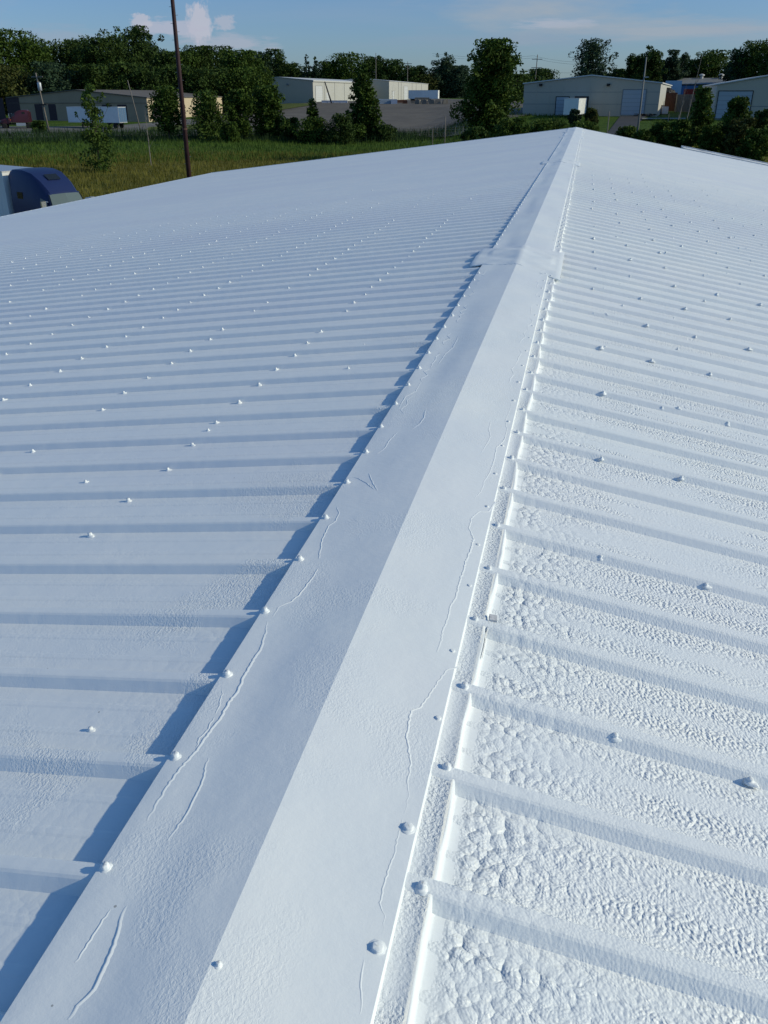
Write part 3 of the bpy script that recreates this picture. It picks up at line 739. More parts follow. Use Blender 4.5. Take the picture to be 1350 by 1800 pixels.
def tree(name, label, cat, px, D, top, width, kind='round', leaf='dark', n=3500, size=.5, base=.2, seed=1, group=None, bark=None, trunk=True):
    r = np.random.default_rng(seed)
    g = on(px, D); ztop = at(px, top, D).z; H = max(1.2, ztop-g.z); Rr = width/2*D/1640.0
    root = empty(name, g, r.uniform(0, 6.28), label, cat, group)
    cl = crown_clumps(kind, H, Rr, r, base)
    w = np.array([max(.02, c[3]**2) for c in cl]); w /= w.sum()
    idx = r.choice(len(cl), n, p=w)
    c = np.array(cl)[idx]
    dv = r.normal(size=(n, 3)); dv /= np.linalg.norm(dv, axis=1)[:, None]; rr = r.uniform(.35, 1.05, size=(n, 1))**.6
    C = c[:, :3]+dv*rr*np.stack([c[:, 3], c[:, 3], c[:, 4]], 1)
    over = C[:, 2] > H*.97; C[over, 2] = H*.97-(C[over, 2]-H*.97)*r.uniform(-.5, 1.6, over.sum()); C[:, 2] = np.maximum(C[:, 2], H*base*.5+.05)
    nb = n//7                                    # broad inner sprays that close the heart of the crown
    ib = r.choice(len(cl), nb, p=w); cb = np.array(cl)[ib]; db = r.normal(size=(nb, 3)); db /= np.linalg.norm(db, axis=1)[:, None]
    CB = cb[:, :3]*np.array([.8, .8, .97])+db*r.uniform(0, .6, size=(nb, 1))*np.stack([cb[:, 3], cb[:, 3], cb[:, 4]], 1)
    if kind != 'sparse': C = np.concatenate([C, CB])
    sz = np.full((len(C), 1), size); sz[n:] = size*2.1
    me = leafmesh('crown', C, sz, LM[leaf], r=r)
    o = bpy.data.objects.new('crown', me); COL.objects.link(o); o.parent = root
    if trunk:
        mb = MB(); tr = max(.05, H*.014)
        top_ = H*(.93 if kind in ('cone', 'spruce') else .7)
        lean = r.uniform(-.02, .02, 2)*H
        pts = [(lean[0]*t, lean[1]*t, top_*t-.3*(t == 0)) for t in np.linspace(0, 1, 6)]
        mb.tube(pts, [tr*(1.25-1.05*t) for t in np.linspace(0, 1, 6)], 7)
        for k in range(3 if kind == 'spruce' else 9):
            cc = cl[int(r.integers(0, len(cl)))]; z0 = min(top_*.95, max(H*base*.9, cc[2]*.62)); t = z0/top_
            p0 = Vector((lean[0]*t, lean[1]*t, z0)); p2 = Vector(cc[:3]); p1 = (p0+p2)/2+Vector((0, 0, -.03*H))
            mb.tube([p0, p1, p2], [tr*.5*(1.1-t), tr*.33*(1.1-t), tr*.1], 5)
        mb.build('trunk', bark or M_bark, root)
    return root

# left woods: a wall of individual trees behind the tan building
woods = [
 (-60, 40, 110, 'wide', 'dark'), (25, 44, 105, 'wide', 'mid'), (70, 62, 80, 'round', 'mid'), (118, 66, 78, 'round', 'dark'), (150, 62, 60, 'round', 'dark'),
 (188, 60, 70, 'round', 'dark'), (212, 46, 78, 'lobed', 'dark'), (240, 38, 70, 'lobed', 'dark'), (272, 52, 62, 'lobed', 'blue'), (296, 84, 54, 'round', 'dark'),
 (328, 84, 66, 'round', 'mid'), (352, 74, 66, 'wide', 'dark'), (388, 74, 74, 'wide', 'dark'), (425, 82, 72, 'wide', 'mid'), (448, 100, 54, 'round', 'mid')]
wl = ['broad dark tree at the left end of the woods, cut by the frame', 'broad green tree near the left edge of the frame', 'mid green rounded tree in the dip of the left woods', 'dark tree behind the utility pole with the transformer',
      'low dark tree in the left woods above the building eave', 'dark tree left of the tallest crowns of the left woods', 'dark tree with a raised top left of the tallest one', 'tallest lobed dark tree of the left woods',
      'bluish ragged tree just left of the tall red brown pole', 'low dark tree directly behind the tall red brown pole', 'green rounded tree just right of the tall pole', 'dark wide tree with a flat top right of the tall pole',
      'dark wide tree behind the right end of the tan building', 'bright topped tree above the gap left of the white warehouse', 'last green tree of the left woods, touching the white warehouse']
for i, (px, top, w, k, lf) in enumerate(woods):
    tree('woodland_tree', wl[i], 'tree', px, 300+(i*37) % 30, top+4, w*1.25, k, lf, 11000, .50, .04, 100+i, 'trees of the left woods')
# lower front row of that wood
frontw = [(20, 112, 80, 'olive'), (95, 108, 78, 'blue'), (165, 112, 80, 'dark'), (235, 108, 80, 'dark'), (305, 112, 80, 'dark'), (372, 120, 80, 'dark'), (430, 118, 84, 'mid')]
fl = ['reddish olive low tree behind the far left doors', 'grey green low tree behind the transformer pole', 'low dark tree behind the white trailer', 'low dark tree behind the brown roof, left of the tall pole',
      'low dark tree behind the brown roof at the tall pole', 'low dark tree at the right end of the brown roof', 'low green tree filling the gap left of the white warehouse']
for i, (px, top, w, lf) in enumerate(frontw):
    tree('woodland_tree', fl[i], 'tree', px, 288, top, w*1.35, 'shrub', lf, 8000, .5, .0, 150+i, 'trees of the left woods')
# middle distance tree line behind the white warehouses
ml = [(455, 86, 62, 'round', 'blue', 'bluish rounded tree above the left end of the white warehouse'), (486, 82, 46, 'round', 'dark', 'dark tree above the white warehouse gable'),
      (512, 108, 50, 'round', 'dark', 'low dark tree left of the two spruces'), (580, 104, 46, 'round', 'mid', 'pale green low tree right of the two spruces'),
      (612, 90, 74, 'wide', 'mid', 'broad light green tree behind the warehouse roof'), (655, 96, 50, 'round', 'dark', 'dark tree right of the pointed roadside tree'), (690, 100, 56, 'round', 'dark', 'dark rounded tree above the middle of the second warehouse'),
      (728, 112, 50, 'round', 'dark', 'dark low tree behind the white parked trailer'), (752, 128, 56, 'wide', 'olive', 'olive low tree at the end of the warehouses'),
      (782, 90, 46, 'lobed', 'blue', 'bluish open tree left of the big roadside tree'), (806, 112, 46, 'round', 'blue', 'bluish low tree touching the big roadside tree'), (560, 124, 60, 'wide', 'dark', 'lowest dark tree under the two spruces')]
for i, (px, top, w, k, lf, lb) in enumerate(ml):
    tree('distant_tree', lb, 'tree', px, 560, top+2, w*1.2, k, lf, 8000, .72, .03, 200+i, 'trees behind the white warehouses')
for i, (px, top, w, lb) in enumerate([(541, 94, 40, 'left and taller of two dark spruces on the skyline'), (556, 98, 32, 'right and slimmer of two dark spruces on the skyline')]):
    tree('spruce_tree', lb, 'conifer', px, 540, top, w, 'spruce', 'spruce', 2400, .9, .05, 230+i, 'spruces on the skyline')
for i, (px, w, lb) in enumerate([(640, 120, 'hedge of dark brush behind the first white warehouse'), (760, 120, 'dark brush behind the parked white trailer'), (520, 120, 'dark brush behind the white warehouse gable'), (845, 100, 'dark brush far behind the big roadside tree')]):
    tree('distant_bush', lb, 'bush', px, 620, 132, w*1.3, 'shrub', 'dark', 4200, 1.2, 0, 240+i, 'bushes behind the white warehouses', trunk=False)
# right hand tree line
rl = [(948, 118, 58, 'round', 'dark', 420, 'round dark tree left of the gable of the grey building'), (925, 128, 40, 'round', 'mid', 420, 'low tree beside the distant power pole'),
      (1035, 64, 76, 'tall', 'blue', 300, 'tall open bluish tree above the gable peak'), (1085, 118, 34, 'round', 'dark', 330, 'small dark tree in the gap right of the tall bluish tree'),
      (1112, 90, 50, 'lobed', 'dark', 300, 'airy dark tree left of the tall pale light pole'), (1140, 76, 44, 'lobed', 'dark', 300, 'tallest airy tree behind the tall pale light pole'),
      (1180, 84, 42, 'lobed', 'blue', 310, 'airy bluish tree right of the light pole'), (1165, 108, 60, 'round', 'dark', 330, 'dark low tree above the roof corner of the grey building'),
      (1212, 100, 50, 'round', 'dark', 320, 'dark tree at the left end of the blue building'), (1246, 84, 70, 'wide', 'mid', 320, 'rounded green tree above the blue building'),
      (1290, 82, 50, 'lobed', 'blue', 300, 'ragged bluish tree right of the blue building roof'), (1318, 66, 64, 'round', 'mid', 300, 'tall green tree near the right edge of the frame'),
      (1352, 56, 60, 'lobed', 'dark', 290, 'tallest dark tree at the right edge of the frame'), (1400, 70, 90, 'wide', 'dark', 300, 'broad dark tree beyond the right edge')]
for i, (px, top, w, k, lf, D, lb) in enumerate(rl):
    tree('distant_tree', lb, 'tree', px, D, top+2, w*1.15, k, lf, 8500 if k == 'lobed' else 8000, .42*D/300, .08 if k != 'lobed' else .2, 300+i, 'trees behind the grey buildings')
for i, (px, w) in enumerate([(900, 90), (1080, 110), (1150, 90), (1230, 100), (1320, 110)]):
    tree('distant_bush', ['dark brush behind the left roof edge of the grey building', 'dark brush behind the gable roof of the grey building', 'dark brush behind the right roof edge of the grey building', 'dark brush behind the blue building', 'dark brush behind the building at the right edge'][i],
         'bush', px, 360, 130, w*1.3, 'shrub', 'dark', 4000, .8, 0, 340+i, 'bushes behind the grey buildings', trunk=False)
# roadside trees and shrubs, nearer
near = [
 ('roadside_tree', 'large dark leafy tree hiding the left end of the grey building', 'tree', 861, 122, 64, 122, 'tall', 'mid', 15000, .29, .08, 401),
 ('roadside_tree', 'pointed dense tree in front of the white warehouse', 'tree', 640, 165, 110, 74, 'cone', 'mid', 11000, .32, .04, 402),
 ('roadside_tree', 'small young tree left of the pointed dense tree', 'tree', 548, 165, 170, 34, 'cone', 'mid', 2600, .30, .05, 403),
 ('roadside_tree', 'young leafy tree left of the tall red brown pole', 'tree', 290, 165, 148, 66, 'round', 'mid', 4200, .30, .20, 404),
 ('roadside_tree', 'young leafy tree right of the tall red brown pole', 'tree', 363, 163, 156, 74, 'tall', 'light', 4400, .30, .10, 405),
 ('roadside_tree', 'bushy young tree at the right end of the tan building', 'tree', 418, 166, 155, 60, 'round', 'mid', 4200, .32, .10, 406),
 ('roadside_tree', 'wide bushy tree left of the yard entrance', 'tree', 470, 168, 148, 62, 'round', 'mid', 6000, .32, .12, 407),
 ('sapling', 'pale thin sapling standing in the meadow before the white trailer', 'tree', 160, 112, 143, 60, 'sparse', 'light', 1700, .24, .20, 408),
 ('roadside_tree', 'bright green leaning tree between the two grey buildings', 'tree', 1236, 120, 152, 44, 'tall', 'light', 4200, .28, .05, 409),
 ('roadside_tree', 'small dark round tree before the big right door', 'tree', 1300, 115, 169, 48, 'round', 'mid', 4200, .26, .15, 410),
 ('roadside_tree', 'dark bush cut by the right edge of the frame', 'bush', 1352, 112, 190, 46, 'shrub', 'dark', 2600, .26, .0, 411)]
for a in near: tree(a[0], a[1], a[2], a[3], a[4], a[5], a[6], a[7], a[8], a[9], a[10], a[11], a[12], 'trees along the road')
shr = [
 (548, 162, 204, 66, 'mid', 'rounded shrub at the foot of the small young tree'), (600, 160, 198, 60, 'dark', 'dark shrub leaning on the pointed dense tree'), (672, 164, 218, 50, 'dark', 'low shrub right of the pointed dense tree'),
 (505, 166, 206, 44, 'light', 'light low shrub beside the yard entrance'), (160, 110, 222, 66, 'light', 'low light shrub under the pale sapling'), (60, 190, 212, 26, 'light', 'small shrub in front of the maroon truck'),
 (400, 158, 214, 40, 'mid', 'low shrub under the young roadside trees'),
 (905, 112, 206, 70, 'light', 'sunny green shrub right of the large dark tree'), (965, 128, 210, 76, 'light', 'low sunny brush before the left loading door'), (840, 108, 222, 60, 'dark', 'dark undergrowth at the foot of the large dark tree'),
 (1013, 152, 192, 22, 'blue', 'small shrub before the docked white trailer'), (1042, 150, 190, 26, 'olive', 'tan bush right of the docked white trailer'), (1030, 120, 214, 60, 'light', 'grassy brush behind the ridge end'),
 (1110, 112, 222, 44, 'light', 'green bush left of the pale light pole base'), (1140, 106, 228, 40, 'mid', 'dark bush at the pale light pole base'), (1172, 116, 214, 50, 'light', 'brush right of the pale light pole'),
 (1205, 112, 210, 50, 'mid', 'dark tangle left of the bright leaning tree'), (1262, 110, 220, 44, 'mid', 'green bush right of the bright leaning tree'), (1318, 108, 206, 60, 'olive', 'olive bush under the small dark round tree'),
 (1290, 112, 214, 44, 'dark', 'dark bush left of the olive bush'), (1345, 104, 226, 56, 'mid', 'low green bush at the right edge')]
for i, (px, D, top, w, lf, lb) in enumerate(shr):
    tree('shrub', lb, 'shrub', px, D, top, w, 'shrub', lf, (900 if px == 160 else 3600), .24, 0, 500+i, 'shrubs beyond the roof', trunk=False)
# bare saplings
def bare(px, D, top, lb, seed, lean=0, col=None):
    g = on(px, D); H = at(px, top, D).z-g.z; r = random.Random(seed)
    mb = MB(); tip = Vector((lean, 0, H)); mb.tube([(0, 0, -.2), tuple(tip*.5), tuple(tip)], [.07, .045, .012], 6)
    for k in range(9):
        t = r.uniform(.25, .95); p = tip*t; a = r.uniform(0, 6.28); l = H*.16*(1.2-t)
        mb.tube([p, p+Vector((math.cos(a)*l, math.sin(a)*l, l*1.3))], [.02, .006], 4)
    o = mb.build('bare_sapling', col or M_pale, None, loc=g); tag(o, lb, 'tree', 'bare saplings')
bare(252, 118, 190, 'leafless thin sapling in the meadow left of the tall pole', 1)
bare(1196, 118, 150, 'leftmost tall bare stem in front of the blue building', 2, .5); bare(1208, 116, 96, 'tallest bare stem in front of the blue building', 3, 1.0); bare(1190, 114, 175, 'short bare stem left of the bright leaning tree', 4, .8)

# meadow grass and reeds, uncountable
def blades(name, n, pick, h, w, m, seed, label, cat):
    r = np.random.default_rng(seed); V = []
    P = []
    while len(P) < n:
        q = pick(r)
        if q is not None: P.append(q)
    P = np.array(P); hh = h*r.uniform(.5, 1.25, n); a = r.uniform(0, 6.28, n); ln = r.normal(0, .22, (n, 2))*hh[:, None]
    V = np.empty((n, 3, 3)); ww = w*r.uniform(.6, 1.3, n)
    V[:, 0] = P-np.stack([np.cos(a)*ww, np.sin(a)*ww, np.full(n, .1)], 1); V[:, 1] = P+np.stack([np.cos(a)*ww, np.sin(a)*ww, np.full(n, -.1)], 1); V[:, 2] = P+np.stack([ln[:, 0], ln[:, 1], hh], 1)
    me = bpy.data.meshes.new(name); me.vertices.add(n*3); me.vertices.foreach_set('co', V.reshape(-1).astype(np.float32))
    me.loops.add(n*3); me.loops.foreach_set('vertex_index', np.arange(n*3, dtype=np.int32))
    me.polygons.add(n); me.polygons.foreach_set('loop_start', np.arange(0, n*3, 3, dtype=np.int32)); me.polygons.foreach_set('loop_total', np.full(n, 3, dtype=np.int32))
    me.materials.append(m); me.update(); me.validate()
    o = bpy.data.objects.new(name, me); COL.objects.link(o); tag(o, label, cat, kind='stuff')
M_g1 = leafmat('dry_grass', (.105, .11, .018), (.185, .165, .036), .35)
M_g2 = leafmat('green_grass', (.05, .10, .016), (.09, .145, .026), .3)
M_g3 = leafmat('reeds', (.014, .034, .014), (.03, .06, .022), .2)
def polar(r, a0, a1, D0, D1):
    a = math.radians(r.uniform(a0, a1)); D = r.uniform(D0, D1)
    if .6 < math.degrees(a) < 3.7 and D > 110: return None
    x = CAM.x+math.sin(a)*D; y = math.cos(a)*D
    return (x, y, ground(x, y))
blades('dry_grass', 42000, lambda r: polar(r, -46, -12, 52, 136), .5, .05, M_g1, 1, 'dry straw coloured grass of the meadow left of the roof', 'grass')
blades('green_grass', 34000, lambda r: polar(r, -46, 2, 122, 185), .55, .07, M_g2, 2, 'fresh green grass of the meadow near the road', 'grass')
blades('reeds', 16000, lambda r: polar(r, -46, -5, 160, 188), 1.2, .06, M_g3, 3, 'dark reeds along the far side of the meadow', 'reeds')
blades('embankment_grass', 14000, lambda r: polar(r, -8, 16, 90, 170), .5, .07, M_g2, 4, 'rough grass on the bank before the grey buildings', 'grass')

# ------------------------------------------------------------------ buildings beyond
M_tan = mat('tan_block', (.34, .265, .19), .9, noise=(.25, .5, (.28, .22, .16)))
M_tan_sunlit = mat('sunlit_tan_wall', (.52, .43, .29), .8, noise=(.2, .4, (.46, .38, .26)))  # lighter tone with sunlight painted in, for the wall facing the sun
M_brownroof = mat('brown_roof', (.105, .095, .085), .9, noise=(.3, .6, (.15, .135, .12)))
M_ddoor = mat('maroon_door', (.045, .032, .04), .7)
M_grey = mat('grey_and_shaded_siding', (.47, .42, .34), .75, noise=(.2, .35, (.43, .385, .31)))
M_white = mat('white_siding_far', (.45, .445, .41), .7, noise=(.2, .35, (.39, .39, .36)))
M_roofw = mat('pale_roof', (.55, .56, .56), .6)
M_door = mat('pale_door', (.38, .42, .46), .6)
M_dark2 = mat('black_trim', (.02, .02, .022), .6)
M_blue = mat('blue_siding', (.05, .14, .32), .6, noise=(.3, .4, (.06, .17, .36)))
M_greyroof = mat('grey_metal_roof', (.20, .21, .215), .6)
M_lblue = mat('light_blue_panel', (.25, .42, .60), .6)
M_rib = mat('siding_seam', (.22, .225, .23), .8)

def gable_shed(name, label, P0, ang, width, depth, eave, ridge, mats, group=None, ridge_dir='depth', parts=None):
    """P0: left-front ground corner; local x runs along the front wall, y runs back."""
    root = empty(name, P0, ang, label, 'building', group)
    wall_m, side_m, roof_m = mats
    zb = -2.5
    if ridge_dir == 'depth':        # the gable is the front
        MB().prism([(0, zb), (width, zb), (width, eave), (width/2, ridge), (0, eave)], 0, .25).build('wall', wall_m, root)
        MB().prism([(0, zb), (width, zb), (width, eave), (width/2, ridge), (0, eave)], depth-.25, depth).build('wall', wall_m, root)
        MB().box(width-.25, width, .25, depth-.25, zb, eave).build('wall', side_m, root)
        MB().box(0, .25, .25, depth-.25, zb, eave).build('wall', side_m, root)
        th = .18; o = .25; k = (ridge-eave)/(width/2)
        MB().prism([(-o, eave-o*k+.02), (width/2, ridge+.02), (width+o, eave-o*k+.02), (width+o, eave-o*k+.02+th), (width/2, ridge+.02+th), (-o, eave-o*k+.02+th)], -o, depth+o).build('roof', roof_m, root)
    return root
def opening(root, x0, x1, z0, z1, m, y=-.05, name='door', frame=True, panel_lines=True, axis='front', W=0, fm=None):
    """a door standing just proud of the wall, with a frame and its panel joints"""
    d = MB()
    if axis == 'front': bx = lambda mb, a, b, c, e, f, g: mb.box(a, b, y+c, y+e, f, g)
    else: bx = lambda mb, a, b, c, e, f, g: mb.box(W-y-e, W-y-c, a, b, f, g)
    bx(d, x0, x1, -.02, .045, z0, z1); o = d.build(name, m, root)
    if panel_lines:
        n = max(2, int((z1-z0)/.6)); l = MB()
        for i in range(1, n):
            zz = z0+(z1-z0)*i/n; bx(l, x0, x1, -.035, -.022, zz-.02, zz+.02)
        l.build('panel_joint', M_rib, o)
    if frame:
        fr = MB(); t = .12
        bx(fr, x0-t, x0-.003, -.06, .045, z0, z1+t); bx(fr, x1+.003, x1+t, -.06, .045, z0, z1+t); bx(fr, x0-.002, x1+.002, -.06, .045, z1+.003, z1+t)
        fr.build('frame', fm or M_dark2, o)
    return o
def seams(root, w, h, n, m=None, y=-.012):
    mb = MB()
    for i in range(1, n): mb.box(w*i/n-.03, w*i/n+.03, y-.02, y+.008, -1, h)
    mb.build('wall_seam', m or M_rib, root)
def local_x(P0, ang, px, D_guess=0):
    """where the sight line of an image column crosses the front wall (authoring aid)"""
    v = ray(px, 175); ux, uy = math.cos(ang), math.sin(ang)
    # CAM + t v = P0 + s u
    det = v.x*(-uy)+ux*v.y
    dx, dy = P0[0]-CAM.x, P0[1]-CAM.y
    s = (v.x*(dy)-v.y*(dx))/(-(v.x*uy-v.y*ux)) if abs(v.x*uy-v.y*ux) > 1e-6 else 0
    return s
def wall_s(P0, ang, px):
    v = ray(px, 175); ux, uy = math.cos(ang), math.sin(ang)
    # solve t*v - s*u = P0-CAM
    a, b, c, d = v.x, -ux, v.y, -uy; e, f = P0[0]-CAM.x, P0[1]-CAM.y
    det = a*d-b*c; return (a*f-c*e)/det
def wz(P0, ang, px, py):
    s = wall_s(P0, ang, px); x = P0[0]+math.cos(ang)*s; y = P0[1]+math.sin(ang)*s
    return at(px, py, math.hypot(x-CAM.x, y-CAM.y)).z-P0[2]

# A: tan building on the left; C0 is its near corner
C0 = at(262, 214, 225); C1 = at(392, 200, 281)
u = (C1-C0); u.z = 0; depthA = u.length; u.normalize()
angA = math.atan2(u.y, u.x)-math.pi/2                 # local y = u
widthA = 34.0
PA = Vector((C0.x-math.cos(angA)*widthA, C0.y-math.sin(angA)*widthA, C0.z))
A = gable_shed('tan_warehouse', 'low tan block warehouse with brown roof and dark dock doors on the left', PA, angA, widthA, depthA, 5.0, 6.6, (M_tan, M_tan_sunlit, M_brownroof))
for (a, b2, t0, b_) in ((-8, 5, 172, 210), (10, 33, 171, 212), (59, 72, 183, 214), (83, 96, 183, 216), (178, 195, 184, 214), (205, 221, 184, 214)):
    x0, x1 = wall_s(PA, angA, a), wall_s(PA, angA, b2)
    opening(A, min(x0, x1), max(x0, x1), 0.3, wz(PA, angA, (a+b2)/2, t0), M_ddoor, frame=False, panel_lines=False)
for k, (s0, s1) in enumerate(((3, 9), (13.5, 14.2), (22, 26), (33, 34), (44, 45))):
    opening(A, s0, s1, .1, 3.6 if k in (0, 2) else 4.6, M_ddoor if k == 0 else M_tan, axis='side', W=widthA, frame=False, panel_lines=False)
MB().box(0.0, widthA, -.10, -.008, 3.9, 3.98).build('wall_band', M_brownroof, A)

# B and C: white warehouses beyond the yard; their grey gables paint in the shaded side
def corner_shed(name, label, corner, c_d, far, f_d, gable_w, eave, ridge, mats, **k):
    P = at(corner[0], corner[1], c_d); Q = at(far[0], far[1], f_d); w = Q-P; w.z = 0; dep = w.length; w.normalize()
    ang = math.atan2(w.y, w.x)-math.pi/2
    P0 = Vector((P.x-math.cos(ang)*gable_w, P.y-math.sin(ang)*gable_w, P.z))
    return gable_shed(name, label, P0, ang, gable_w, dep, eave, ridge, mats, **k), P0, ang, dep
B, PB, angB, depB = corner_shed('white_warehouse', 'long white metal warehouse with its shaded gable end towards us, first behind the yard', (551, 179.5), 340, (655, 176.5), 412, 26, 6.9, 8.0, (M_grey, M_white, M_roofw), group='white warehouses behind the yard')
opening(B, 2.5, 10, .1, 5.2, M_roofw, axis='side', W=26, frame=True, fm=M_rib); opening(B, 14, 18, .1, 3.0, M_roofw, axis='side', W=26, frame=False)
mbs = MB()
for s in (12, 24, 36, 48): mbs.box(26.005, 26.06, s, s+.25, 0, 6.8)
mbs.build('wall_seam', M_rib, B)
x = wall_s(PB, angB, 507); MB().box(x-.4, x+.4, -.35, -.01, 5.4, 6.0).build('wall_vent', M_rib, B)
MB().box(26.01, 26.3, -.25, depB, 6.55, 6.95).build('gutter', M_white, B)
Cc, PC, angC, depC = corner_shed('white_warehouse', 'farther white warehouse partly hidden by the pointed tree', (684, 176.5), 405, (752, 172.5), 530, 24, 7.4, 8.4, (M_grey, M_white, M_roofw), group='white warehouses behind the yard')
opening(Cc, 8, 13, .1, 3.6, M_roofw, axis='side', W=24, fm=M_rib); opening(Cc, 40, 52, .1, 5.8, M_roofw, axis='side', W=24, fm=M_rib)
mbs = MB()
for s in (24, 32, 66, 80, 100): mbs.box(24.005, 24.06, s, s+.35, 0, 7.2)
mbs.build('downpipe', M_ddoor, Cc)

# D: grey building in the middle right, its gable towards us
PD = at(918, 203, 181.2); QD = at(1155, 204, 178.5); PD.z = QD.z = -2.45
w = QD-PD; wD = w.length; angD = math.atan2(w.y, w.x)
D_ = gable_shed('grey_warehouse', 'wide pale grey gabled warehouse with loading doors beyond the ridge', PD, angD, wD, 60, 5.45, 6.75, (M_grey, M_white, M_roofw), group='grey buildings on the right')
def dopen(R0, P0, ang, a, b2, t0, b_, m, **k):
    x0, x1 = wall_s(P0, ang, a), wall_s(P0, ang, b2); c = (a+b2)/2
    return opening(R0, x0, x1, wz(P0, ang, c, b_), wz(P0, ang, c, t0), m, **k)
dopen(D_, PD, angD, 978, 1000, 170.5, 202, M_door); dopen(D_, PD, angD, 1011.5, 1033.5, 170.5, 203, M_dark2)
dopen(D_, PD, angD, 1094, 1134, 158, 202, M_door, fm=M_rib)
xa, xb = wall_s(PD, angD, 975), wall_s(PD, angD, 1001)
MB().box(xa, xb, -.4, -.01, -1.4, wz(PD, angD, 988, 202)-.15).build('pit_shade_block', M_dark2, D_)  # black box paints in the dark of the pit below the door
MB().box(.0, wall_s(PD, angD, 1090), -.05, -.004, -2, .0).build('foundation', mat('concrete_base', (.20, .20, .19), .9, noise=(.5, .6, (.14, .14, .13))), D_)
for px in (949, 1067):
    x = wall_s(PD, angD, px); z = wz(PD, angD, px, 149)
    o = MB().box(x-.3, x+.3, -.35, -.01, z-.18, z+.18).box(x-.1, x+.1, -.6, -.35, z-.22, z+.05).build('wall_light', M_dark2, D_)
seams(D_, wD, 5.2, 10, MATS['grey_and_shaded_siding'], -.006)
for zz in (wz(PD, angD, 1010, 162), wz(PD, angD, 1010, 183)): MB().box(0.1, wD-.1, -.018, -.004, zz-.035, zz+.035).build('wall_seam', M_rib, D_)

# E: blue building with grey roof, far right
PE = at(1180, 172, 300); QE = at(1312, 172, 300); PE.z = QE.z = ground(PE.x, PE.y)-.2; w = QE-PE; wE = w.length; angE = math.atan2(w.y, w.x)
E_ = empty('blue_building', PE, angE, 'bright blue building with a grey metal roof behind the scrap', 'building')
eE = at(1240, 148, 300).z-PE.z; rE = at(1240, 136.5, 306).z-PE.z
MB().box(0, wE, 0, 22, -2, eE).build('wall', M_blue, E_)
MB().add([(-.4, -.5, eE+.01), (wE+.4, -.5, eE+.01), (wE-1.2, 11, rE), (1.6, 11, rE), (-.4, 22.5, eE+.01), (wE+.4, 22.5, eE+.01)], [(0, 1, 2, 3), (5, 4, 3, 2), (4, 0, 3), (1, 5, 2), (0, 4, 5, 1)]).build('roof', M_greyroof, E_)
for px in (1227, 1262):
    s = wall_s(PE, angE, px); MB().lathe([(.5, rE-.3), (.5, rE+.5), (.8, rE+.55), (.8, rE+.9), (.3, rE+1.1)], 10, Matrix.Translation((s, 10, 0))).build('roof_vent', M_roofw, E_)
MB().box(0, wE, -.03, -.004, eE-.35, eE-.05).build('wall_band', M_dark2, E_)

# F: grey building at the right edge
PF = at(1252, 209, 168); QF = at(1440, 209, 170); PF.z = QF.z = -2.6; w = QF-PF; wF = w.length; angF = math.atan2(w.y, w.x)
F_ = gable_shed('grey_warehouse', 'grey gabled building with one big roll door at the right edge', PF, angF, wF, 40, 5.25, 6.6, (M_grey, M_white, M_roofw), group='grey buildings on the right')
dopen(F_, PF, angF, 1262, 1321, 160.5, 208, M_door)
zz = wz(PF, angF, 1335, 187); MB().box(.1, wF-.1, -.018, -.004, zz-.05, zz+.05).build('wall_band', M_rib, F_)
MB().box(0.02, wF-.02, -.04, -.004, -2, .35).build('foundation', MATS['concrete_base'], F_)

# ------------------------------------------------------------------ poles and wires
M_redpole = mat('dark_red_brown_pole', (.028, .011, .013), .7, noise=(1.5, .8, (.05, .022, .024)))
M_rust0 = mat('rusty_band', (.10, .05, .04), .8)
M_wood = mat('weathered_pole', (.20, .18, .155), .9, noise=(1.5, .7, (.13, .115, .10)))
M_galv = mat('galvanised_steel', (.38, .40, .42), .5, .6)
M_gpole = mat('dull_steel_pole', (.16, .17, .17), .7, .2)
M_wire = mat('wire', (.03, .03, .03), .6)
# tall red brown pole left of the roof
D = 58; b0 = at(333, 316, D); t0 = at(303, 0, D); dirv = (t0-b0); dirv = dirv/dirv.z
gz = ground(b0.x, b0.y); base = b0+dirv*(gz-b0.z)
rp = empty('utility_pole', base, 0, 'tall dark red brown pole with step pegs rising past the left eave', 'pole')
Hp = t0.z-gz+4.5; ax_ = dirv
MB().tube([ax_*(-.5), ax_*Hp*.5, ax_*Hp], [.165, .13, .095], 12).build('shaft', M_redpole, rp, True)
pg = MB()
for k in range(60):
    z = 2.5+k*.42
    if z > Hp-.3: break
    c = ax_*z; sd = 1 if k % 2 else -1; pg.tube([c+r_*sd*.08, c+r_*sd*.235], .011, 5)
pg.build('step_pegs', M_galv, rp)
MB().tube([ax_*6.1, ax_*6.2], .158, 12).build('band', M_rust0, rp)
def pole(px, base_y, top, D, label, r0=.14, r1=.09, m=None, name='utility_pole', cat='pole', group='utility poles', lean=0.0):
    g = on(px, D); H = at(px, top, D).z-g.z
    root = empty(name, g, 0, label, cat, group)
    MB().tube([(0, 0, -.4), (lean*.5, 0, H*.5), (lean, 0, H)], [r0, (r0+r1)/2, r1], 9).build('shaft', m or M_wood, root, True)
    return root, H
p1, H1 = pole(77, 229, 128, 188, 'leaning wooden pole with crossarm and grey transformer before the tan building', .17, .13, lean=-.9)
MB().box(-1.9, -.0+.4, -.06, .06, H1-.75, H1-.55).build('crossarm', M_wood, p1)
tm = MB(); tm.lathe([(.32, -1.3), (.36, -1.2), (.36, .0), (.3, .1), (.1, .2)], 12, Matrix.Translation((-.25, -.45, H1-1.7))); tm.build('transformer', M_galv, p1, True)
MB().box(-1.0, .5, -.35, .1, H1-5.4, H1-5.2).build('bracket', M_dark2, p1)
pole(241, 231, 141, 190, 'thin leaning pole between the white trailer and the tan building corner', .11, .08, lean=-1.6)
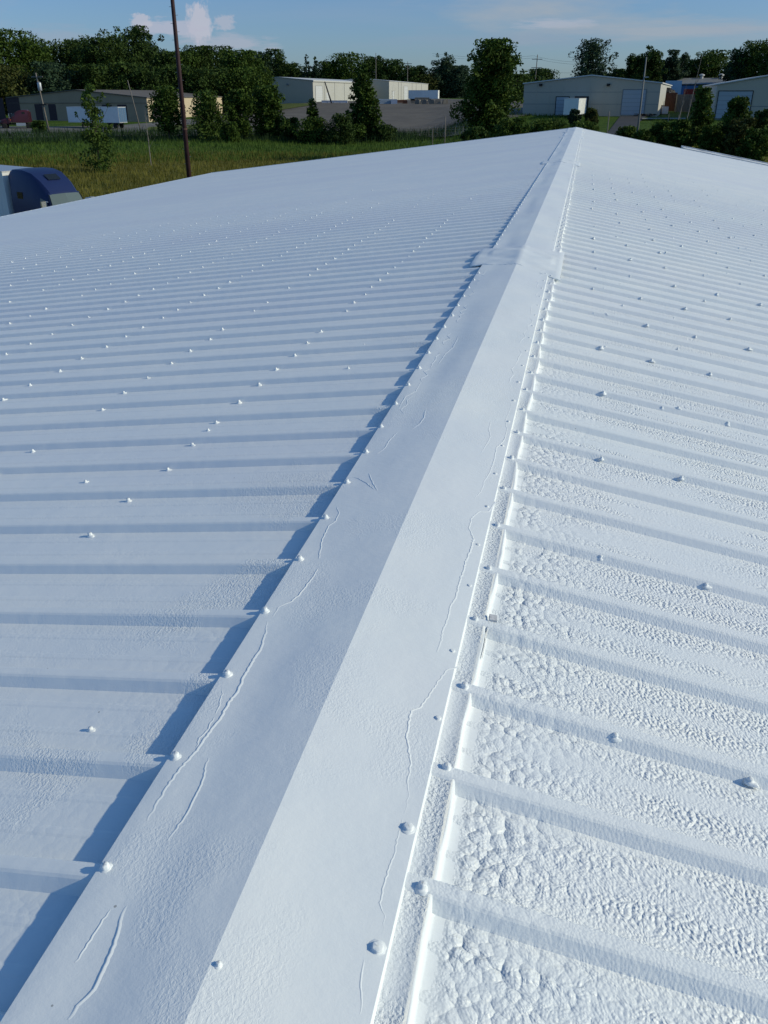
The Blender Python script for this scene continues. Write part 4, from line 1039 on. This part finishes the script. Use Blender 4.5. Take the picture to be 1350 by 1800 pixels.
p3, H3 = pole(1128, 238, 100, 108, 'tall pale light pole before the grey building', .14, .07, m=M_gpole, name='light_pole')
MB().box(-.05, .5, -.06, .06, H3-2.0, H3-1.9).build('bracket', M_galv, p3)
p4, H4 = pole(938, 140, 96, 380, 'distant power pole with three crossarms above the grey building', .22, .15, lean=.4)
for k, z in enumerate((1.6, 4.0)):
    MB().box(-2.0+.4*(1-z/H4), 2.0+.4, -.1, .1, H4-z-.1-k*.5, H4-z+.1-k*.5).build('crossarm', M_wood, p4)
p5, H5 = pole(661, 150, 93, 500, 'far thin pole on the skyline beside the pointed tree', .2, .14)
p6, H6 = pole(716, 150, 108, 500, 'far pole with a crossarm above the second white warehouse', .2, .14)
MB().box(-2.2, 2.2, -.1, .1, H6-1.2, H6-.9).build('crossarm', M_wood, p6)
pole(1074, 240, 196, 105, 'thin wooden post beside the dark driveway', .06, .05, name='fence_post', group='wooden posts', cat='post')
pole(784, 258, 205, 112, 'thin wooden post left of the large dark tree', .06, .05, name='fence_post', group='wooden posts', cat='post')
pole(762, 250, 226, 130, 'short post behind the wooden post by the yard', .06, .05, name='fence_post', group='wooden posts', cat='post')
pole(1180, 230, 200, 118, 'short grey post right of the light pole', .05, .04, name='fence_post', group='wooden posts', cat='post')
def wire(a, b, sag, label, r=.02):
    a, b = Vector(a), Vector(b); pts = []
    for i in range(15):
        t = i/14; p = a.lerp(b, t); p.z -= sag*4*t*(1-t); pts.append(p)
    tag(MB().tube(pts, r, 4).build('power_line', M_wire), label, 'power line', 'power lines')
for k, (ya, yb) in enumerate(((92, 108), (96, 112), (116, 124))):
    wire(at(760, ya+2, 420), at(938, ya+6, 380), 1.0, ['upper wire running left from the distant power pole', 'middle wire running left from the distant power pole', 'lowest wire running left from the distant power pole'][k], .035)
    wire(at(938, ya+6, 380), at(1060, yb, 360), 1.0, ['upper wire running right from the distant power pole', 'middle wire running right from the distant power pole', 'lowest wire running right from the distant power pole'][k], .035)

# wire fence along the near edge of the yard
fe = empty('wire_fence', gnd(840, 238), 0, 'low wire fence with thin posts along the near edge of the yard', 'fence')
pts = [gnd(px, py)-fe.location for px, py in ((690, 237), (740, 238), (800, 238), (860, 236), (900, 232))]
fp = MB(); wires = MB(); posts = []
for a, b2 in zip(pts, pts[1:]):
    for k in range(4): posts.append(a.lerp(b2, k/4))
for p in posts: MB().tube([p+Vector((0, 0, -.2)), p+Vector((0, 0, 1.35))], .05, 6).build('post', M_wood, fe)
for z in (.5, .9, 1.3):
    wires.tube([p+Vector((.06, -.06, z)) for p in posts], .012, 4)
wires.build('wires', M_galv, fe)

# ------------------------------------------------------------------ vehicles
M_tire = mat('tyre', (.018, .018, .018), .9); M_chrome = mat('chrome', (.6, .6, .62), .25, .9)
M_glass = mat('windshield_glass', (.11, .14, .13), .12, 0, spec=.7); M_bluep = mat('blue_truck_paint', (.014, .026, .09), .45, .0, spec=.3)
M_dglass = mat('dark_glass', (.015, .018, .02), .15, spec=.6); M_maroon = mat('maroon_truck_paint', (.07, .016, .024), .35, spec=.5)
M_trl = mat('white_trailer_skin', (.78, .79, .77), .5, noise=(.4, .35, (.58, .60, .61))); M_trlblue = mat('blue_trailer_end', (.07, .14, .24), .6)
M_orange = mat('orange_marker', (.7, .16, .03), .5); M_alu = mat('aluminium', (.55, .56, .57), .4, .7)
def wheel(root, x, y, r=.52, w=.3):
    M = Matrix.Translation((x, y, r))@Matrix.Rotation(math.pi/2, 4, 'X')
    t = MB(); t.lathe([(r*.62, -w/2), (r*.93, -w/2), (r, -w/2+.05), (r, w/2-.05), (r*.93, w/2), (r*.62, w/2)], 22, M); o = t.build('tyre', M_tire, None, True)
    wh = empty('wheel'); wh.parent = root; o.parent = wh
    MB().lathe([(r*.60, -w/2+.04), (r*.2, -w/2+.1), (r*.2, w/2-.1), (r*.60, w/2-.04)], 16, M).build('rim', M_alu, wh)
def semi(loc, ang, label, paint, roof_h=4.25, group=None):
    """conventional tractor with sleeper, local +x forward"""
    root = empty('semi_truck', loc, ang, label, 'truck', group)
    W2 = 1.2
    MB().box(-3.6, 3.6, -.42, .42, .75, 1.05).build('chassis', M_dark2, root)
    # cab and sleeper: stacked rings, narrowing at the top and towards the windshield
    prof = [  # x, z_top, half width at top, half width at sill
        (-2.35, roof_h-.10, W2-.10, W2), (-2.15, roof_h, W2-.12, W2), (-1.2, roof_h, W2-.14, W2), (-.4, roof_h-.14, W2-.16, W2),
        (.25, roof_h-.48, W2-.20, W2), (.72, roof_h-.86, W2-.26, W2-.03), (.95, roof_h-1.08, W2-.28, W2-.06)]
    vs = []; zs = 1.15
    for x, zt, ht, hs in prof:
        zm = 2.35
        vs += [(x, -hs, zs), (x, -hs, zm), (x, -ht-.03, zt-.22), (x, -ht+.12, zt-.03), (x, 0, zt), (x, ht-.12, zt-.03), (x, ht+.03, zt-.22), (x, hs, zm), (x, hs, zs)]
    n = 9; fs = [(i*n+j, (i+1)*n+j, (i+1)*n+j+1, i*n+j+1) for i in range(len(prof)-1) for j in range(n-1)]
    fs += [tuple(range(n)), tuple(range((len(prof)-1)*n, len(prof)*n))[::-1]]
    cabo = MB().add(vs, fs).build('cab', paint, root)
    for p in cabo.data.polygons: p.use_smooth = True
    cabo.data.set_sharp_from_angle(angle=R(35))
    # windshield, slightly raked, wrapped in two panes
    zt = roof_h-1.16; xt = 1.0
    ws = MB().add([(xt, -.9, zt), (xt+.08, 0, zt+.03), (xt, .9, zt), (1.58, -1.08, 2.05), (1.72, 0, 2.05), (1.58, 1.08, 2.05), (xt-.1, -.93, zt), (1.45, -1.12, 2.03), (xt-.1, .93, zt), (1.45, 1.12, 2.03)],
                  [(0, 3, 4, 1), (1, 4, 5, 2)]).build('windshield', M_glass, root)
    MB().add([(.96, -.94, zt+.05), (.96, .94, zt+.05), (1.02, .94, zt-.01), (1.02, -.94, zt-.01), (.60, -1.14, 1.2), (.60, 1.14, 1.2), (1.60, 1.14, 1.2), (1.60, -1.14, 1.2), (1.60, -1.14, 2.04), (1.60, 1.14, 2.04)],
             [(0, 3, 2, 1), (6, 9, 8, 7), (5, 6, 7, 4), (1, 2, 9, 6, 5), (0, 4, 7, 8, 3)]).build('cowl', paint, root)
    # hood
    hv = []
    for x, z2, h2 in ((1.55, 2.02, 1.08), (2.4, 1.88, .98), (3.1, 1.68, .9), (3.45, 1.35, .86)):
        hv += [(x, -h2, 1.0), (x, -h2, z2-.25), (x, -h2+.3, z2), (x, h2-.3, z2), (x, h2, z2-.25), (x, h2, 1.0)]
    MB().add(hv, [(i*6+j, (i+1)*6+j, (i+1)*6+j+1, i*6+j+1) for i in range(3) for j in range(5)]+[(18, 19, 20, 21, 22, 23), (5, 4, 3, 2, 1, 0)]).build('hood', paint, root, False)
    MB().box(3.42, 3.5, -.55, .55, .85, 1.5).build('grille', M_chrome, root)
    MB().box(3.4, 3.65, -1.2, 1.2, .45, .8).build('bumper', M_chrome, root)
    for s in (-1, 1):
        MB().box(3.3, 3.47, s*.86-.13, s*.86+.13, 1.0, 1.22).build('headlight', M_glass, root)
        # side window and door line
        MB().add([(.25, s*1.205, 2.2), (1.05, s*1.165, 2.2), (.92, s*1.07, 2.75), (.25, s*1.1, 2.92)], [(0, 1, 2, 3) if s < 0 else (3, 2, 1, 0)]).build('side_window', M_dglass, root)
        mr = MB(); mr.tube([(1.15, s*1.15, 2.75), (1.3, s*1.48, 2.8)], .025, 6).tube([(1.15, s*1.15, 2.05), (1.3, s*1.48, 2.0)], .025, 6).box(1.22, 1.34, s*1.52-.13, s*1.52+.13, 1.98, 2.82)
        mo = mr.build('mirror', M_chrome, root); MB().box(1.20, 1.216, s*1.52-.10, s*1.52+.10, 2.05, 2.75).build('mirror_glass', M_dglass, mo)
        MB().box(-1.6, .2, s*1.0-.3, s*1.0+.3, .55, 1.1).build('fuel_tank', M_alu, root)
        MB().box(-1.75, -1.2, s*1.155-.02, s*1.155+.02, 2.75, 3.1).build('sleeper_window', M_dglass, root)
        MB().box(1.1, 1.3, s*1.19-.05, s*1.19+.04, 1.6, 1.72).build('marker_light', M_orange, root)
    MB().add([(-.1, -.38, roof_h-.222), (.32, -.38, roof_h-.475), (.32, .38, roof_h-.475), (-.1, .38, roof_h-.222)], [(0, 1, 2, 3)]).build('roof_window', M_dglass, root)
    for s in (-1, 1): MB().box(-2.6, -2.36, s*.9-.12, s*.9+.12, 1.2, roof_h-.4).build('fairing', paint, root)
    for x in (2.55, -2.1, -3.2):
        for s in (-1, 1): wheel(root, x, s*1.0)
    return root
def trailer(loc, ang, label, L=14.6, group=None, endm=None, ztop=4.05):
    root = empty('box_trailer', loc, ang, label, 'trailer', group)
    MB().box(-L, 0, -1.27, 1.27, 1.15, ztop-.06).build('box_body', M_trl, root)
    MB().box(-L-.02, .02, -1.29, 1.29, ztop-.055, ztop).build('roof_rail', M_alu, root)
    MB().box(-L-.02, .02, -1.29, 1.29, 1.05, 1.145).build('bottom_rail', M_alu, root)
    rb = MB()
    for k in range(1, 24):
        x = -L*k/24
        for s in (-1, 1): rb.box(x-.02, x+.02, s*1.276-.006, s*1.276+.006, 1.16, ztop-.07)
    rb.build('side_posts', M_trl, root)
    d = MB().box(-L-.05, -L-.003, -1.22, 1.22, 1.2, ztop-.12).build('rear_door', endm or M_trl, root)
    MB().box(-L-.08, -L-.052, -.02, .02, 1.2, ztop-.12).box(-L-.08, -L-.052, -.6, -.56, 1.2, ztop-.12).box(-L-.08, -L-.052, .56, .6, 1.2, ztop-.12).build('lock_rods', M_galv, d)
    MB().box(-L+.5, -L+3.5, -.9, .9, .9, 1.04).build('bogie', M_dark2, root)
    MB().box(-3.2, -3.0, -.9, -.7, .1, 1.04).box(-3.2, -3.0, .7, .9, .1, 1.04).build('landing_gear', M_dark2, root)
    for x in (-L+1.3, -L+2.6):
        for s in (-1, 1): wheel(root, x, s*1.0)
    return root
# near blue truck left of the eave; it faces right and a little towards us
T = at(93, 330, 53); T.z = ground(T.x, T.y)+.12
hd = math.atan2(r_.y, r_.x)-R(38)
s_truck = semi(T, hd, 'blue semi truck with sleeper parked beyond the left eave', M_bluep)
fwd = Vector((math.cos(hd), math.sin(hd), 0))
trailer(T-fwd*2.75, hd, 'white box trailer coupled behind the blue semi truck', 14.6, ztop=4.12)
# maroon truck and trailer before the tan building
T2 = on(24, 205); hd2 = math.atan2(r_.y, r_.x)+math.pi+R(12)
semi(T2, hd2, 'maroon semi truck parked by the dark dock doors', M_maroon, roof_h=3.5)
PT = gnd(135, 222); QT = gnd(224, 225)
hd3 = math.atan2(PT.y-QT.y, PT.x-QT.x)
dv3 = Vector((math.cos(hd3), math.sin(hd3), 0))
M_end = M_trlblue
trailer(on(121, 206), hd3, 'white box trailer with blue rear end standing by the tan building', 12.8, endm=M_end, ztop=4.0)
# trailer in the far yard and the one docked at the grey building
T4 = on(771, 345); trailer(T4, math.atan2(r_.y, r_.x)-R(14), 'white trailer parked in front of the farther white warehouse', 11.0, ztop=3.9)
T5x = wall_s(PD, angD, 1020); up_ = Vector((-math.sin(angD), math.cos(angD), 0)); al = Vector((math.cos(angD), math.sin(angD), 0))
T5 = PD+al*T5x-up_*12.3; T5.z = ground(T5.x, T5.y)-.3
trailer(T5, math.atan2(-up_.y, -up_.x), 'white trailer backed against the dark loading door of the grey building', 12.0, ztop=3.7)

# ------------------------------------------------------------------ yard clutter
M_conc = mat('concrete_block', (.22, .20, .17), .9, noise=(1, .6, (.15, .13, .11)))
M_red = mat('red_container', (.15, .022, .022), .8); M_rust = mat('rusty_metal', (.17, .07, .04), .9, noise=(1, .9, (.10, .05, .035)))
M_tarp = mat('black_tarp', (.012, .012, .013), .6, bump=(2, .3)); M_wplas = mat('white_plastic', (.62, .60, .63), .5); M_pipe = mat('pipe', (.35, .40, .44), .5, .3)
labs = ['leftmost concrete block of the row by the white trailer', 'second concrete block from the left', 'middle concrete block below the white trailer', 'fourth concrete block of the row', 'rightmost concrete block of the row']
for k, px in enumerate((735, 747, 759, 770, 783)):
    g = on(px, 318); mb = MB(); mb.prism([(-.95, 0), (.95, 0), (.75, 1.5), (-.75, 1.5)], -.6, .6); mb.box(-.2, .2, -.2, .2, 1.5, 1.62)
    o = mb.build('concrete_block', M_conc, None, loc=g); o.rotation_euler[2] = k*.15-.2; tag(o, labs[k], 'concrete block', 'concrete blocks in the yard')
def bundle(px, D, n, rows, Lg, r, m, label, name='pipe_stack', cat='pipe stack', ang=None):
    g = on(px, D); root = empty(name, g, ang if ang is not None else math.atan2(r_.y, r_.x)-.05, label, cat)
    mb = MB()
    for j in range(rows):
        for i in range(n-j): mb.tube([(-Lg/2, (i+j*.5-n/2)*2*r, r+j*1.74*r), (Lg/2, (i+j*.5-n/2)*2*r, r+j*1.74*r)], r, 8)
    mb.build('pipes', m, root)
    MB().box(-Lg*.3, -Lg*.3+.15, -n*r, n*r, -.15, -.0).box(Lg*.3, Lg*.3+.15, -n*r, n*r, -.15, -.0).build('bearers', M_wood, root)
bundle(680, 322, 6, 4, 7, .22, M_pipe, 'stack of pale blue pipes in the yard right of the pointed tree')
bundle(700, 330, 5, 3, 6, .2, M_rust, 'stack of rusty pipes behind the white tote box')
def crate(px, D, w, d, h, m, label, name='crate', cat='crate', lid=True, ang=.2, group=None, dx=0, stack=0):
    g = on(px, D); g.z += stack
    root = empty(name, g, ang, label, cat, group)
    MB().box(-w/2, w/2, -d/2, d/2, .15, h).build('body', m, root)
    sk = MB()
    for y in (-d/2+.02, -.06, d/2-.14): sk.box(-w/2, w/2, y, y+.12, 0, .148)
    sk.build('skids', M_wood, root)
    rbs = MB()
    for k in range(5):
        x = -w/2+w*k/4; rbs.box(x-.04, x+.04, -d/2-.04, -d/2-.002, .15, h-.01); rbs.box(x-.04, x+.04, d/2+.002, d/2+.04, .15, h-.01)
    rbs.build('ribs', m, root)
    if lid: MB().box(-w/2-.06, w/2+.06, -d/2-.06, d/2+.06, h+.002, h+.08).build('lid', m, root)
crate(693, 320, 2.0, 1.6, 1.5, M_wplas, 'white tote box beside the pale blue pipes'); crate(665, 325, 2.6, 1.6, 1.2, M_conc, 'grey crate left of the pale blue pipes')
crate(712, 322, 1.6, 1.4, 1.1, M_rust, 'brown crate right of the white tote box'); crate(727, 325, 1.6, 1.2, .9, M_tan, 'tan crate left of the concrete blocks')
g = at(588, 180, 330); crate(588, 330, 9, 1.6, .9, M_wplas, 'long low white crate at the foot of the first white warehouse', name='long_crate')
crate(742, 332, 5, 1.6, 1.7, M_tan, 'tan timber crate under the end of the white trailer')
# leaning pole against the first white warehouse
pa = on(583, 325); pb = at(571, 144, 331); o = MB().tube([pa-pa, (pb-pa)*.5, pb-pa], [.28, .24, .18], 8).build('leaning_boom', M_dark2, None, loc=pa); tag(o, 'dark boom leaning against the first white warehouse', 'boom')
# scrap corner between the two grey buildings
def container(px, D, py_t, w, h, m, label, ang, d=2.4, name='container', lift=0):
    g = on(px, D); g.z += lift; root = empty(name, g, ang, label, 'container')
    MB().box(-w/2, w/2, -d/2, d/2, .12, h).build('body', m, root)
    rb = MB(); n = int(w/.35)
    for k in range(n):
        x = -w/2+.15+k*(w-.3)/n; rb.box(x, x+.14, -d/2-.05, -d/2-.002, .3, h-.2)
    rb.build('corrugation', m, root)
    MB().box(-w/2-.02, w/2+.02, -d/2-.06, d/2+.06, h+.002, h+.1).build('roof', m, root)
    for x in (-w/2-.05, w/2-.07):
        for y in (-d/2-.07, d/2-.05): MB().box(x, x+.12, y, y+.12, 0, h).build('corner_post', m, root)
aR = math.atan2(r_.y, r_.x)
container(1217, 235, 160, 4.0, 4.2, M_red, 'red container in front of the blue building', aR-.25)
container(1181, 245, 151, 3.7, 6.0, M_lblue, 'light blue tall container beside the grey building corner', aR-.25)
container(1206, 205, 176, 3.6, 3.3, M_conc, 'grey green container below the red one', aR-.2)
container(1174, 210, 175, 3.4, 3.6, M_rust, 'rusty brown container beside the cream wall', aR-.15)
crate(1171, 190, 1.1, 1.1, 1.3, M_wplas, 'white plastic tote near the cream wall', name='tote', cat='tote')
crate(1163, 192, 1.1, 1.0, 1.5, M_tarp, 'dark bin left of the white plastic tote', name='bin', cat='bin')
# tarp over a load: a lumpy rounded heap on the rusty container
r = np.random.default_rng(9); vs = []; fs = []
for i in range(9):
    for j in range(18):
        th = j/18*6.283; ph = i/8*1.5708; q = 1+.12*math.sin(j*2.3+i)+.08*r.uniform(-1, 1)
        vs.append((2.0*math.cos(th)*math.cos(ph)*q, 1.2*math.sin(th)*math.cos(ph)*q, .9*math.sin(ph)*q+.1*math.sin(j)*math.cos(ph)))
for i in range(8):
    for j in range(18): fs.append((i*18+j, i*18+(j+1) % 18, (i+1)*18+(j+1) % 18, (i+1)*18+j))
g = on(1168, 210); g.z += 3.72
o = MB().add(vs, fs).build('tarpaulin', M_tarp, None, True, loc=g); tag(o, 'black tarpaulin heaped on the rusty brown container', 'tarpaulin')
# two parked cars' worth of low clutter on the apron: a dark scrap pile
g = on(1139, 178); mb = MB(); rr_ = random.Random(4)
for k in range(26):
    M = Matrix.Translation((rr_.uniform(-1.6, 1.6), rr_.uniform(-.7, .7), rr_.uniform(.05, .45)))@Matrix.Rotation(rr_.uniform(0, 3), 4, 'Z')@Matrix.Rotation(rr_.uniform(-.4, .4), 4, 'X')
    mb.box(-.7, .7, -.08, .08, -.05, .05, M)
tag(mb.build('scrap_pile', M_dark2, None, loc=g), 'low dark scrap pile beside the big roll door', 'scrap')
drape('kerb_path', [(1128, 212), (1128, 210), (1205, 210), (1205, 212)], MATS['concrete_base'], .25)
